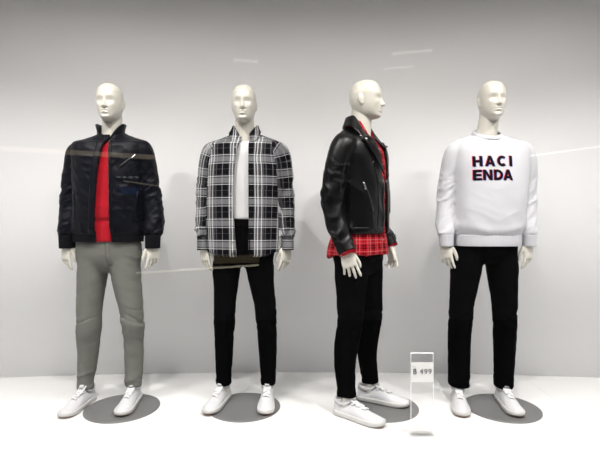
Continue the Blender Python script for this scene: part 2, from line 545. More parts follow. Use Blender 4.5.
def hand_mesh():
    """relaxed hand hanging from the wrist (origin) down -z; index side +x, palm faces +y"""
    sh = []
    rows = [(0.0, 0, .03, .026, .0215), (0, 0, 0, .0265, .0205), (.002, .001, -.03, .034, .018), (.001, .002, -.06, .0395, .0165), (0, .003, -.082, .0405, .0145), (0, .004, -.096, .0385, .011)]
    sh.append(rings_to_mesh([ring(*r, n=28, e=2.5) for r in interp_rows(rows, .006)]))
    spec = [(.0320, .0740, .0082, 10, 7.0), (.0108, .0820, .0085, 16, 1.5), (-.0106, .0765, .0082, 26, -4.5), (-.0312, .0600, .0072, 34, -11.0)]
    for x0, ln, r, curl, fan in spec:
        p = Vector((x0, .004, -.084)); a = R(curl * .75)
        pts = [(p.x, p.y - .002, p.z + .018, r * 1.0)]
        pts.append((*p, r * 1.06))
        for seg, k in ((.46, 1.0), (.30, 1.25), (.24, 1.0)):
            L = ln * seg
            for h in (.5, 1):
                q = p + Vector((math.sin(R(fan)) * L * h, math.sin(a) * L * h, -math.cos(a) * L * h))
                rr = r * {.46: (1.0, 1.02), .30: (.93, .95), .24: (.88, .62)}[seg][0 if h == .5 else 1]
                pts.append((*q, rr))
            p = Vector(pts[-1][:3]); a += R(curl * k)
        sh.append(tube(pts, n=16, sub=4))
        sh.append(ellipsoid(pts[-1][:3], (r * .62,) * 3, n=12, m=8))
    th = [(.020, .006, -.018, .0125), (.036, .014, -.040, .0132), (.0465, .022, -.062, .0112), (.0515, .027, -.082, .0102), (.0525, .031, -.098, .0092), (.0515, .033, -.108, .0060)]
    sh.append(tube(th, n=16, sub=4))
    sh.append(ellipsoid(th[-1][:3], (.006,) * 3, n=12, m=8))
    return remesh(sh, 0.0021, 3)

HEAD = head_shells()
HAND = hand_mesh()

def body_mesh(head_at, head_yaw, torso, armpaths, legpaths, hands, neck_r=0.056):
    hx, hy, hz = head_at
    Mh = Matrix.Translation((hx, hy, hz)) @ Matrix.Rotation(head_yaw, 4, 'Z')
    up = [transform(s, Mh) for s in HEAD]
    nb = torso[0]
    up.append(tube([(hx, hy + .028, hz - .045, neck_r * .96), (hx * .8, hy + .032, hz - .11, neck_r * .98), (hx * .5, hy + .036, hz - .165, neck_r * 1.0), (hx * .2, hy + .040, hz - .22, neck_r * 1.04), (hx * .1, hy + .042, hz - .27, neck_r * 1.1)], n=40, sub=6, ky=1.06))
    up.append(loft(torso[:4], n=40, e=2.1))
    v, f = remesh(up, 0.0027, 4)
    parts = [(v, f)]
    low = [loft(torso[2:], n=40, e=2.2)] + [tube(p, n=20) for p in armpaths] + [tube(p, n=20) for p in legpaths]
    parts.append(remesh(low, 0.007, 2))
    for Mt in hands:
        vv = [tuple(Mt @ Vector(p)) for p in HAND[0]]
        ff = HAND[1]
        if Mt.determinant() < 0:
            ff = [tuple(reversed(q)) for q in ff]
        parts.append((vv, ff))
    return merge(parts)

def hand_matrix(wrist, yaw, side, tilt=0.0, roll=0.0, scale=1.0):
    """side -1 = viewer-left hand (thumb toward the body's front/inside); yaw turns the palm about the vertical"""
    S = Matrix.Diagonal((scale * (1 if side < 0 else -1), scale, scale, 1))
    return Matrix.Translation(wrist) @ Matrix.Rotation(tilt, 4, 'X') @ Matrix.Rotation(roll, 4, 'Y') @ Matrix.Rotation(yaw, 4, 'Z') @ S

# ------------------------------------------------------------------ shoe (one prototype mesh set)
def shoe_meshes():
    st = [(.064, .016, .060), (.060, .0265, .067), (.050, .0335, .071), (.03, .0365, .071), (.0, .0370, .072), (-.025, .0380, .079), (-.05, .0400, .084), (-.08, .0430, .0775), (-.11, .0460, .066), (-.14, .0475, .0565), (-.165, .0465, .0505), (-.185, .0420, .0465), (-.200, .0345, .0425), (-.210, .0240, .0380), (-.2145, .0120, .0340)]
    base = .016; rings = []
    rows = interp_rows(st, .006, 0)
    n = 40
    for y, w, h in rows:
        r = []
        k = np.clip((y + .21) / .17, 0, 1)               # 0 toe .. 1 instep
        for i in range(n):
            a = 2 * math.pi * i / n
            c, s = math.cos(a), math.sin(a)
            if s >= 0:
                zz = base + (h - base) * s ** .85
                narrow = 1 - (.30 + .22 * k) * (s ** 2.2)
                x = w * sgnpow(c, .72) * narrow
            else:
                zz = base + .004 * s; x = w * sgnpow(c, .6)
            bend = .004 * math.sin((y + .21) / .27 * math.pi)
            r.append((x + bend * 0, y, zz))
        rings.append(r)
    V, Fc = rings_to_mesh(rings)
    v = np.array(V)
    nn = vnormals(v, [q for q in Fc if len(q) == 4])
    # stitched eyestay panels and toe seam stand a little proud
    y, x, z = v[:, 1], v[:, 0], v[:, 2]
    stay = sstep(-.125, -.119, y) * sstep(.012, .0, y) * sstep(.033, .037, z) * sstep(.010, .013, np.abs(x))
    heel = sstep(.020, .024, y) * sstep(.05, .054, z)
    crease = gauss(y + .128 + .2 * np.abs(x), .004) * .0012
    v = v + nn * ((stay + heel) * .0016 - crease)[:, None]
    upper = (v, Fc)
    bv = bvh_of(v, Fc)
    # sole: outline swept up, with toe spring
    out = []
    for yy, w, h in rows:
        out.append((yy, w))
    R2 = []
    for z0, g in ((0.0035, .0), (.0035, .0032), (.010, .0046), (.020, .0046), (.0275, .0036), (.0285, .0)):
        r = []
        pts = [(w + g, yy) for yy, w in out]
        pts = [(0.0, out[0][0] + g * 1.0)] + pts + [(0.0, out[-1][0] - g)]
        full = pts + [(-px, py) for px, py in reversed(pts[1:-1])]
        for px, py in full:
            spring = .010 * sstep(-.150, -.222, py)
            r.append((px, py, z0 + spring * (1.0 if z0 < .02 else .35)))
        R2.append(r)
    sole = rings_to_mesh(R2)
    R3 = []
    for z0, g in ((0.0, -.001), (0.0036, .0015), (.0042, .0015)):
        r = []
        pts = [(w + g, yy) for yy, w in out]
        pts = [(0.0, out[0][0] + g)] + pts + [(0.0, out[-1][0] - g)]
        full = pts + [(-px, py) for px, py in reversed(pts[1:-1])]
        for px, py in full:
            r.append((px, py, z0 + .010 * sstep(-.150, -.222, py)))
        R3.append(r)
    outsole = rings_to_mesh(R3)
    # padded collar round the ankle
    cr = []
    m = 48
    for i in range(m):
        a = 2 * math.pi * i / m
        cx, cy = .0335 * math.cos(a), .012 + .048 * math.sin(a)
        cz = .0735 + .010 * sstep(.02, .06, cy) + .016 * sstep(.0, -.036, cy)
        tx, ty = -math.sin(a), math.cos(a)
        rr = []
        for k in range(12):
            b = 2 * math.pi * k / 12
            rr.append((cx + .0062 * math.cos(b) * math.cos(a), cy + .0062 * math.cos(b) * math.sin(a), cz + .010 * math.sin(b)))
        cr.append(rr)
    V, Fc = rings_to_mesh(cr, False)
    for k in range(12):
        Fc.append(((m - 1) * 12 + k, (m - 1) * 12 + (k + 1) % 12, (k + 1) % 12, k))
    collar = (V, Fc)
    # tongue
    P = [(-.085, .079, .019), (-.06, .089, .021), (-.042, .101, .0225), (-.030, .114, .0235), (-.0255, .1225, .021)]
    rows2 = []
    for yy, zz, w in interp_rows(P, .006, 1):
        r = []
        for k in range(20):
            a = 2 * math.pi * k / 20
            xx = w * sgnpow(math.cos(a), .6)
            r.append((xx, yy + .0045 * math.sin(a) * .9 + 6.5 * xx * xx, zz + .0045 * math.sin(a) * .4 - 3 * xx * xx))
        rows2.append(r)
    tongue = rings_to_mesh(rows2)
    lab = []
    for zz, yy in ((.101, -.0475), (.1085, -.0415), (.116, -.0350)):
        r = []
        for k in range(12):
            a = 2 * math.pi * k / 12
            xx = .0135 * sgnpow(math.cos(a), .5)
            r.append((xx, yy - .0062 + .002 * math.sin(a) + 6.5 * xx * xx, zz + .001 - 3 * xx * xx))
        lab.append(r)
    label = rings_to_mesh(lab)
    # laces: bars over the throat and short diagonals
    L = []
    def surf(x, y, o=.003):
        h = bv.ray_cast(Vector((x, y, .3)), Vector((0, 0, -1)))
        p = h[0] if h[0] is not None else Vector((x, y, .05))
        return (p.x, p.y, p.z + o)
    ys = [-.116, -.101, -.086, -.071, -.057, -.043]
    for i, yy in enumerate(ys):
        hw = .0165 + .0012 * i
        pts = []
        for t in (-1, -.6, 0, .6, 1):
            q = surf(hw * t, yy + .004 * t * (1 if i % 2 else -1), .0052 + .0030 * (1 - t * t))
            pts.append((*q, .0042))
        L.append(tube(pts, n=10, sub=3))
        if i < len(ys) - 1:
            for sg in (-1, 1):
                pts = []
                for t in (0, .5, 1):
                    q = surf(sg * hw * (1 - 1.7 * t), yy + (ys[i + 1] - yy) * t, .0022 + .003 * math.sin(t * math.pi))
                    pts.append((*q, .0026))
                L.append(tube(pts, n=8, sub=3))
    laces = merge(L)
    # stitched heel tab
    tabv = []
    for zz in (.045, .06, .078, .084):
        r = []
        for k in range(20):
            a = 2 * math.pi * k / 20
            xx = .015 * sgnpow(math.cos(a), .5)
            r.append((xx, .0655 - (.004 if zz < .07 else .002) + .0025 * math.sin(a) - 12 * xx * xx, zz))
        tabv.append(r)
    heel_tab = rings_to_mesh(tabv)
    S = Matrix.Diagonal((.93, 1.06, 1.0, 1))
    sh = {}
    for k, vf, mk in (('upper', upper, 'shoe'), ('sole', sole, 'sole'), ('outsole', outsole, 'gum'), ('ankle_collar', collar, 'shoe'), ('tongue', tongue, 'shoe'), ('tongue_label', label, 'taglabel'), ('laces', laces, 'lace'), ('heel_tab', heel_tab, 'shoe')):
        vf = transform(vf, S); me = mesh_from(k, vf[0], vf[1]); fix_normals(me); me.materials.append(M[mk]); sh[k] = me
    return sh

SHOE = shoe_meshes()

def shoe(parent, x, y, z, yaw, label=None, tilt=0.0):
    """upper is the part's own mesh; sole, laces... are its sub-parts"""
    o = bpy.data.objects.new('shoe', SHOE['upper']); C.objects.link(o)
    o.parent = parent; o.location = (x, y, z); o.rotation_euler = (tilt, 0, yaw)
    o['label'] = label or 'white leather sneaker'
    for k in ('sole', 'outsole', 'ankle_collar', 'tongue', 'tongue_label', 'laces', 'heel_tab'):
        c = bpy.data.objects.new(k, SHOE[k]); C.objects.link(c); c.parent = o
        if k == 'outsole':
            c['label'] = 'brown rubber outsole'
        if k == 'tongue_label':
            c['label'] = 'grey label on the tongue'
    return o

# ------------------------------------------------------------------ garments
def garment(torso, sleeves, voxel=0.0052, smooth=8, e=2.5, n=64):
    parts = [loft(torso, n=n, e=e)] + [tube(s, n=28, ky=1.0) for s in sleeves]
    return remesh(parts, voxel, smooth)

def neck_tilt(v, k, yc=.03):
    v = v.copy()
    v[:, 2] += k * np.clip(v[:, 1] - yc, -.12, .1) * sstep(1.47, 1.54, v[:, 2]) - .006 * sstep(1.50, 1.54, v[:, 2])
    return v

def axis_dist(v, path):
    """distance to a polyline and the length along it, for each vertex"""
    P = np.array([p[:3] for p in path], dtype=float)
    best = np.full(len(v), 1e9); along = np.zeros(len(v)); L = 0.0
    for a in range(len(P) - 1):
        d = P[a + 1] - P[a]; l = np.linalg.norm(d); d = d / l
        t = np.clip((v - P[a]) @ d, 0, l)
        dist = np.linalg.norm(v - P[a] - t[:, None] * d, axis=1)
        m = dist < best
        best[m] = dist[m]; along[m] = (L + t)[m]; L += l
    return best, along, L

def weave_uv(me, torso_r, sleeves, arm_x=None, zmap=None, arm_y=0.0):
    """thread directions: across/up the body, around/along each sleeve"""
    v = np.empty(len(me.vertices) * 3); me.vertices.foreach_get('co', v); v = v.reshape(-1, 3)
    rx, ry = torso_r
    t = np.linspace(-np.pi, np.pi, 721)
    px, py = rx * np.sign(np.sin(t)) * np.abs(np.sin(t)) ** .85, -ry * np.sign(np.cos(t)) * np.abs(np.cos(t)) ** .85
    arc = np.concatenate([[0], np.cumsum(np.hypot(np.diff(px), np.diff(py)))]); arc -= arc[360]
    ang = np.arctan2(px / rx, -py / ry)
    order = np.argsort(ang)
    a = np.arctan2(v[:, 0] / rx, -(v[:, 1] + .005) / ry)
    u = np.interp(a, ang[order], arc[order]); w = v[:, 2].copy()
    top = sstep(1.36, 1.45, v[:, 2])
    fx = np.interp(np.clip(v[:, 0], -rx * .999, rx * .999), px[180:541], arc[180:541])
    fu = np.where(v[:, 1] < .02, fx, np.where(v[:, 0] >= 0, arc[-1] - fx, arc[0] - fx))
    u = u * (1 - top) + fu * top
    info = []
    for s in sleeves:
        d, al, L = axis_dist(v, s)
        P = np.array([p[:3] for p in s]); cx = np.interp(-v[:, 2], -P[:, 2], P[:, 0]); cy = np.interp(-v[:, 2], -P[:, 2], P[:, 1])
        su = np.arctan2(v[:, 0] - cx, -(v[:, 1] - cy)) * .062
        info.append((d, su, al))
    uvl = me.uv_layers.new(name='weave')
    data = np.zeros((len(me.loops), 2))
    for p in me.polygons:
        li = list(p.loop_indices); vi = list(p.vertices)
        c = v[vi].mean(0)
        sl = None
        if arm_x is not None:
            edge = np.interp(c[2], arm_x[1], arm_x[0])
            if abs(c[0]) > edge and len(sleeves) == 2:
                sl = 0 if c[0] < 0 else 1
        if sl is None:
            uu = u[vi]; ww = w[vi]
            if uu.max() - uu.min() > .3:
                uu = np.where(uu < 0, uu + arc[-1] - arc[0], uu)
        else:
            uu = info[sl][1][vi]; ww = -info[sl][2][vi] + .03
            if uu.max() - uu.min() > .2:
                uu = np.where(uu < 0, uu + 2 * np.pi * .062, uu)
        for i, k in enumerate(li):
            data[k] = (uu[i], ww[i])
    uvl.data.foreach_set('uv', data.ravel())

def folds_sleeve(v, n, sleeves, amp=0.006, freq=16, seed=1, zlo=0, zhi=9, cuffbulge=0.0):
    """creases that ring a bent sleeve, strongest at elbow and just above the cuff"""
    out = np.zeros(len(v))
    for s in sleeves:
        d, al, L = axis_dist(v, s)
        P = np.array([p[:4] for p in s])
        rr = P[:, 3].max()
        m = sstep(rr * 1.35, rr * 1.05, d) * sstep(.10, .2, al)
        t = al / L
        w = .35 + .9 * gauss(t - .52, .16) + 1.2 * sstep(.70, .96, t)
        q = np.stack([v[:, 0] * 15 + al * 6, v[:, 1] * 15, al * freq * .85 + v[:, 0] * 14 + v[:, 1] * 9], 1)
        out += m * w * amp * (ridged(q, seed) * .75 + .35 * ridged(q * 1.9 + 7, seed + 3))
    return out

def folds_body(v, amp, seed, fx=7, fz=5, diag=0.6, sleeves=()):
    q = np.stack([v[:, 0] * fx + diag * v[:, 2] * fz, v[:, 1] * fx, v[:, 2] * fz - diag * np.abs(v[:, 0]) * fx], 1)
    return amp * (ridged(q, seed) * .7 + .4 * ridged(q * 2.1 + 3.3, seed + 5))

def cuff_rows(c, r, z0, z1, ry=1.1, n=6, flare=0.0):
    return [(c[0], c[1], z0 + (z1 - z0) * i / n, r * (1 + flare * (1 - i / n)), r * ry * (1 + flare * (1 - i / n))) for i in range(n + 1)]

def band(rows, ribs=0, amp=0.0012, n=160, e=2.4, hollow=True, wall=0.006):
    """a knitted band: rows (cx,cy,z,rx,ry) from bottom to top; ribbed; closed ring with thickness"""
    outer = []
    rows = interp_rows(rows, .005)
    for r in rows:
        p = ring(*r, n=n, e=e)
        q = []
        for i, (x, y, z) in enumerate(p):
            k = 1 + (amp / max(r[3], .03)) * math.cos(2 * math.pi * ribs * i / n) if ribs else 1
            q.append((r[0] + (x - r[0]) * k, r[1] + (y - r[1]) * k, z))
        outer.append(q)
    inner = []
    for r in reversed(rows):
        inner.append(ring(r[0], r[1], r[2], r[3] - wall, r[4] - wall, n=n, e=e))
    V, Fc = rings_to_mesh(outer + inner, False)
    m = len(outer) + len(inner)
    for i in range(n):
        j = (i + 1) % n
        Fc.append(((m - 1) * n + i, (m - 1) * n + j, j, i))
    return V, Fc

def trousers(fig, hip_rows, legs, seed, material, knee, amp=0.005, ky=1.2, voxel=0.0055, extra=None):
    parts = [loft(hip_rows, n=56, e=2.4)] + [tube(l, n=32, ky=ky) for l in legs]
    v, f = remesh(parts, voxel, 7)
    w = gauss(v[:, 2] - hip_rows[-1][2] - .02, .075)[:, None]
    v = v * (1 - w) + lap(v, f, 40) * w
    n = vnormals(v, f)
    z = v[:, 2]
    d = np.zeros(len(v))
    for li, l in enumerate(legs):
        dist, al, L = axis_dist(v, l)
        near = sstep(.13, .10, dist)
        kn = gauss(z - knee[li], .075)
        q = np.stack([v[:, 0] * 6 + li * 9, v[:, 1] * 6, (z + .45 * v[:, 0] * (1 if li else -1)) * 27], 1)
        rd = ridged(q, seed + li); d += near * amp * (kn * (.45 - 2.0 * (1 - np.abs(noise(q * .8, seed + 31 + li))) ** 7 + .5 * rd) + .22 * rd)
        an = sstep(.24, .10, z)
        q2 = np.stack([v[:, 0] * 8, v[:, 1] * 8, (z - .3 * v[:, 0]) * 26], 1)
        d += near * amp * .8 * an * ridged(q2, seed + 20 + li)
    cr = gauss(z - .79, .08)
    q = np.stack([np.abs(v[:, 0]) * 14 + z * 18, v[:, 1] * 5, z * 5], 1)
    d += amp * .35 * cr * ridged(q, seed + 9)
    v = v + n * d[:, None]
    if extra is not None:
        v = extra(v, n)
    me = mesh_from('trousers', v, f)
    weave_uv(me, (.18, .12), [])
    o = link('trousers', me, material, fig)
    return o, (v, f)

class Fig:
    """converts measured frame positions into a mannequin's own metres"""
    def __init__(s, X0, D):
        s.X0, s.D = X0, D
    def x(s, px, dy=0.0):
        return (px - 300) / F * (s.D + dy) - s.X0
    def z(s, py, dy=0.0):
        return CAMZ + (225 - py) / F * (s.D + dy)
    def r(s, px):
        return px / F * s.D
    def rows(s, L):
        """(y px, left px, right px, half depth, centre depth)"""
        o = []
        for y, a, b, ry, yc in L:
            o.append(((s.x(a) + s.x(b)) / 2, yc, s.z(y), (s.x(b) - s.x(a)) / 2, ry))
        return o
    def path(s, L):
        """(x px, y px, r px, depth)"""
        return [(s.x(x, d), d, s.z(y, d), s.r(r)) for x, y, r, d in L]

def plate(parent, X, Y, fx, fy):
    n = 96; r = .2; rings = []
    for rr, z in ((r - .0015, 0), (r, .001), (r, .005), (r - .0015, .006), (r - .03, .006)):
        rings.append([(fx + rr * math.cos(2 * math.pi * i / n), fy + rr * math.sin(2 * math.pi * i / n), z) for i in range(n)])
    o = add('base_plate', rings_to_mesh(rings), M['plate'], parent)
    o['label'] = 'round grey steel base plate'
    return o

BODY_TORSO = [(0, .03, 1.565, .050, .050), (0, .028, 1.52, .054, .054), (0, .02, 1.48, .070, .056), (0, .012, 1.45, .112, .064), (0, .0, 1.40, .145, .080), (0, 0, 1.25, .140, .085), (0, 0, 1.05, .138, .082), (0, 0, .92, .142, .085), (0, 0, .84, .12, .075)]

def shrink(path, k):
    return [(p[0], p[1], p[2], p[3] * k) for p in path]

def body(fig, head_at, yaw, sleeves, legs, hands):
    arms = [[(p[0], p[1], p[2], min(p[3] * .6, .036)) for p in s] for s in sleeves]
    lg = [[(p[0], p[1], p[2], min(p[3] * .62, .05)) for p in l] for l in legs]
    lg = [l + [(l[-1][0], l[-1][1] + .004, .055, .031)] for l in lg]
    v, f = body_mesh(head_at, yaw, BODY_TORSO, arms, lg, hands)
    me = mesh_from('body', v, f)
    o = link('body', me, M['shell'], fig)
    o['label'] = 'glossy cream mannequin figure with smooth bald head'
    return o

def front_curve(F_, pts, dy=-.12):
    """(x px, y px) along an opening edge -> (xs, zs) ascending in z"""
    P = sorted([(F_.z(y, dy), F_.x(x, dy)) for x, y in pts])
    return ([p[1] for p in P], [p[0] for p in P])

def curve_pts(cv):
    return list(zip(cv[0], cv[1]))

def disc_on(bvh, x, z, r, h, off=0.0, n=16):
    q, nrm = on_front(bvh, x, z, off)
    rot = nrm.to_track_quat('Z', 'Y').to_matrix()
    rings = []
    for rr, hh in ((r, -.002), (r, h * .6), (r * .85, h), (r * .4, h)):
        rings.append([tuple(q + rot @ Vector((rr * math.cos(2 * math.pi * i / n), rr * math.sin(2 * math.pi * i / n), hh))) for i in range(n)])
    return rings_to_mesh(rings)

# ================================================================== mannequin 1: black jacket, red sweater, grey trousers
def mannequin_jacket():
    K = Fig(-1.090, 2.58)
    fig = tag(empty('mannequin', (K.X0, K.D, 0)), 'mannequin in black zip jacket over red sweater with grey trousers', 'mannequin', 'mannequins standing in the shop window')
    torso = K.rows([(131, 98, 121, .060, .030), (134, 92, 126, .070, .024), (138, 81, 138, .088, .016), (141, 75, 146, .103, .008), (149, 74, 146, .120, .0), (160, 75, 145, .132, -.004), (180, 76, 144.5, .138, -.005), (205, 76, 143.5, .140, -.004), (222, 75, 143.5, .138, -.003), (230, 75, 143.5, .134, 0), (234, 76, 142, .126, 0)])
    sl = K.path([(87, 150, 11, .0), (79, 153, 11, .0), (75.5, 163, 10.3, .005), (73, 182, 9.8, .018), (71, 202, 9.6, .018), (70, 220, 9.6, .002), (68, 231, 8.6, -.016), (67.5, 236, 7.2, -.022)])
    sr = K.path([(132, 147, 11, .0), (140.5, 150, 11.2, .0), (145, 162, 10.5, .005), (148.5, 182, 10, .018), (152, 202, 9.6, .018), (154.5, 220, 9.4, .002), (153.5, 231, 8.6, -.016), (153, 236, 7.2, -.022)])
    v, f = garment(torso, [sl, sr])
    n = vnormals(v, f)
    d = folds_sleeve(v, n, [sl, sr], .0065, 26, 3) + .0022 * ridged(np.stack([v[:, 0] * 22 + v[:, 2] * 14, v[:, 1] * 22, v[:, 2] * 24], 1), 77)
    body_w = sstep(.24, .17, np.abs(v[:, 0])) * sstep(1.5, 1.42, v[:, 2])
    d += body_w * folds_body(v, .0045, 11, 11, 11, .7)
    d += gauss(v[:, 2] - K.z(227), .03) * .004 * ridged(np.stack([v[:, 0] * 24, v[:, 1] * 24, v[:, 2] * 6], 1), 6)
    v = v + n * d[:, None]
    v = neck_tilt(v, .30)
    bv = bvh_of(v, f)
    L = front_curve(K, [(103.5, 128), (103.5, 139), (101, 155), (98.5, 178), (97, 205), (96, 232), (96, 244)])
    Rr = front_curve(K, [(108.5, 128), (108.5, 140), (109.8, 155), (110.5, 178), (111, 205), (111, 232), (111, 244)])
    v2, f2 = cut_front(v, f, vnormals(v, f), L, Rr, .5, 3)
    jk = link('jacket', mesh_from('jacket', v2, f2), M['nylon'], fig)
    jk['label'] = 'black nylon zip jacket'
    solidify(jk, .004)
    # rib hem in two halves each side of the opening
    hem_rows = K.rows([(241.5, 75.5, 142, .121, 0), (236, 75, 142.5, .124, 0), (231, 74.5, 143.5, .125, 0)])
    hv, hf = band(hem_rows, 70, .0012, n=280)
    hv = np.array(hv); hn = np.zeros_like(hv); hn[:, 1] = np.sign(hv[:, 1])
    hv2, hf2 = cut_front(hv, hf, hn, L, Rr, .5, 3)
    add('hem_band', (hv2, hf2), M['rib'], jk)
    hb = bvh_of(hv, hf)
    for s in (sl, sr):
        c = s[-1]
        add('cuff', band(cuff_rows((c[0], c[1] - .004), K.r(7.0), K.z(248), K.z(235), 1.15, flare=-.06), 30, .001, n=120), M['rib'], jk)
    # zip tapes, teeth and placket
    zl = [(x - .0045, z) for x, z in curve_pts(L) if K.z(233) <= z <= K.z(136)]
    zr = [(x + .0045, z) for x, z in curve_pts(Rr) if K.z(233) <= z <= K.z(136)]
    def zips(xz, sgn):
        top = [(xz[-1][0], K.z(136.5))]
        path = [(xz[0][0], K.z(232))] + xz[1:] + top
        return path
    add('zipper_tape', merge([strip_on(bv, [(x - .012, z) for x, z in zips(zl, -1)], .034, .004, .002), strip_on(bv, [(x + .003, z) for x, z in zips(zr, 1)], .015, .003, .001)]), M['nylon'], jk)
    te = []
    P = zips([(x - .0045, z) for x, z in zr], 1)
    for k in range(60):
        t = k / 59 * (len(P) - 1); a = min(int(t), len(P) - 2); u = t - a
        x = P[a][0] * (1 - u) + P[a + 1][0] * u; z = P[a][1] * (1 - u) + P[a + 1][1] * u
        q, nn = on_front(bv, x - .0005, z, .003)
        te.append(box(q.x - .0035, q.x + .002, q.y - .002, q.y + .002, q.z - .0022, q.z + .0022))
    o = add('zipper_teeth', merge(te), M['chrome'], jk, smooth=False); o['label'] = 'silver zip teeth'
    # stand collar
    def prof(t, a):
        fall = (1 - abs(math.sin(a))) / (1 - math.sin(R(163))) if abs(a) > R(90) else 0.0
        top = 1.606 - .098 * fall
        foot = 1.530 - .048 * fall
        mid = lambda k: foot + (top - foot) * k
        fl = .010 * (1 - fall)
        return [(-.004, foot - .012), (.004, foot), (.003, mid(.35)), (.003 + fl * .4, mid(.7)), (.007 + fl, top), (.013 + fl, top - .002), (.012 + fl * .4, mid(.65)), (.013, mid(.3)), (.020, foot - .006), (.028, foot - .022)]
    cx = K.x(108.6)
    cv = collar_ring(cx, .034, .060, .070, R(-163), R(163), prof, n=90)
    co = add('collar', cv, M['nylon'], jk); solidify(co, .003)
    # pocket zips and chest zip
    for pts in ([(K.x(73.8, -.1), K.z(193, -.1)), (K.x(76, -.1), K.z(222, -.1))], [(K.x(136.5, -.1), K.z(190, -.1)), (K.x(133.5, -.1), K.z(221, -.1))]):
        add('pocket_welt', strip_on(bv, pts, .014, .003, .001), M['nylon'], jk)
    add('chest_zipper', strip_on(bv, [(K.x(119, -.12), K.z(168, -.12)), (K.x(132.5, -.12), K.z(154.5, -.12))], .007, .003, .001), M['dark_metal'], jk)
    o = add('zip_puller', strip_on(bv, [(K.x(130, -.12), K.z(157.5, -.12)), (K.x(133, -.12), K.z(153.5, -.12))], .006, .005, .003), M['chrome'], jk); o['label'] = 'small silver zip puller on the chest'
    # red sweater
    st = K.rows([(134, 99, 120, .056, .030), (138, 92, 127, .066, .022), (144, 82, 138, .084, .012), (155, 78, 142, .106, .0), (180, 79, 142, .119, -.003), (205, 79, 141, .121, -.003), (217, 80, 139, .119, -.003), (221, 82, 137, .108, -.003), (224.5, 81.5, 137.5, .112, -.003), (232, 81, 138, .110, -.002), (239.5, 82, 137, .108, -.002), (241, 84, 135, .104, -.002)])
    sv, sf = remesh([loft(st, n=64, e=2.4, step=.004)], .005, 2)
    nn = vnormals(sv, sf)
    dd = .003 * ridged(np.stack([sv[:, 0] * 9, sv[:, 1] * 9, sv[:, 2] * 11], 1), 31)
    sv = sv + nn * dd[:, None]
    sv = neck_tilt(sv, .40); sv[:, 2] -= .010 * sstep(1.45, 1.53, sv[:, 2])
    sw = add('sweater', (sv, sf), M['red_knit'], fig, label='red knitted sweater')
    add('hem_band', band(K.rows([(240.5, 83, 136, .110, -.003), (237, 82, 137, .113, -.003), (226, 81.5, 137.5, .115, -.003), (223.5, 82.5, 136.5, .111, -.003)]), 75, .0013, n=300), M['red_knit'], sw)
    add('neck_band', band([(K.x(109.5), .034, 1.480, .066, .064), (K.x(109.5), .034, 1.502, .062, .062)], 40, .001, n=160), M['red_knit'], sw)
    # trousers
    hips = K.rows([(228, 81, 137, .096, 0), (238, 78, 139.5, .103, 0), (248, 77, 140.5, .106, .003), (258, 77, 141, .101, .005), (266, 80, 138, .080, .005), (271, 90, 128, .045, .004)])
    ll = K.path([(94, 246, 14, .005), (92, 272, 14.6, .005), (90.5, 288, 13.8, .0), (89, 305, 12.6, -.005), (88.3, 322, 11.6, -.008), (88, 340, 11, .008), (87, 360, 9.8, .018), (85.3, 378, 8.2, .014), (84.8, 389, 7.6, .010)])
    lr = K.path([(124, 246, 14, .005), (126, 272, 14.8, .005), (128, 288, 13.8, .0), (131, 305, 12.2, -.005), (133, 322, 10.8, -.008), (133.8, 340, 10, .008), (134, 360, 9.4, .018), (133.7, 375, 8.8, .014), (133.5, 386, 8.4, .010)])
    ll = [(p[0] + .004, p[1], p[2], p[3] * .94) for p in ll]; lr = [(p[0], p[1], p[2], p[3] * .94) for p in lr]
    tr, tvf = trousers(fig, hips, [ll, lr], 40, M['grey_check'], [K.z(328), K.z(321)], .0062)
    tr['label'] = 'slim grey checked trousers'
    tb = bvh_of(*tvf)
    add('fly', strip_on(tb, [(K.x(106, -.12), K.z(240, -.12)), (K.x(106, -.12), K.z(256, -.12)), (K.x(109, -.1), K.z(266, -.1))], .028, .0025, .0), M['grey_check'], tr)
    # figure, shoes and plate
    wl, wr = sl[-1], sr[-1]
    hands = [hand_matrix((wl[0] - .002, wl[1] - .004, K.z(243)), R(-30), -1, R(-4), R(3), .95), hand_matrix((wr[0] + .002, wr[1] - .004, K.z(243)), R(50), 1, R(-4), R(-2), .92)]
    body(fig, (K.x(110.2, -.01), -.012, 1.714), R(2), [sl, sr], [ll, lr], hands)
    plate(fig, 0, 0, -.989 - K.X0, 2.508 - K.D)
    shoe(fig, ll[-1][0] + .006, ll[-1][1] - .004, 0, R(-5), 'white leather sneaker standing on the floor')
    shoe(fig, lr[-1][0], lr[-1][1] + .003, .006, R(3), 'white leather sneaker standing on the plate')
    return fig

# ================================================================== mannequin 2: open plaid shirt, white tee
def shirt_collar(cx, cy, rx, ry, zt, zb, a0, a1, spread, tip, drop=.030):
    """turn-down collar: stands at the neck, folds over and ends in two points"""
    def prof(t, a):
        s = abs(t * 2 - 1)                       # 0 back .. 1 front ends
        dip = drop * (1 - abs(math.sin(a))) / (1 - math.sin(R(155))) if abs(a) > R(90) else 0.0
        top = zt - dip
        zb_ = zb - dip * .6
        fall = .036 + tip * sstep(.55, 1.0, s)
        ext = spread * sstep(.55, 1.0, s)
        return [(.0, zb_), (.002, (zb_ + top) / 2), (.004, top - .003), (.008, top), (.012, top - .003), (.016 + ext * .3, top - fall * .45), (.021 + ext * .7, top - fall * .8), (.024 + ext, top - fall)]
    return collar_ring(cx, cy, rx, ry, a0, a1, prof, n=90)

def set_weave(o, r, sleeves=(), arm=None):
    weave_uv(o.data, r, list(sleeves), arm)

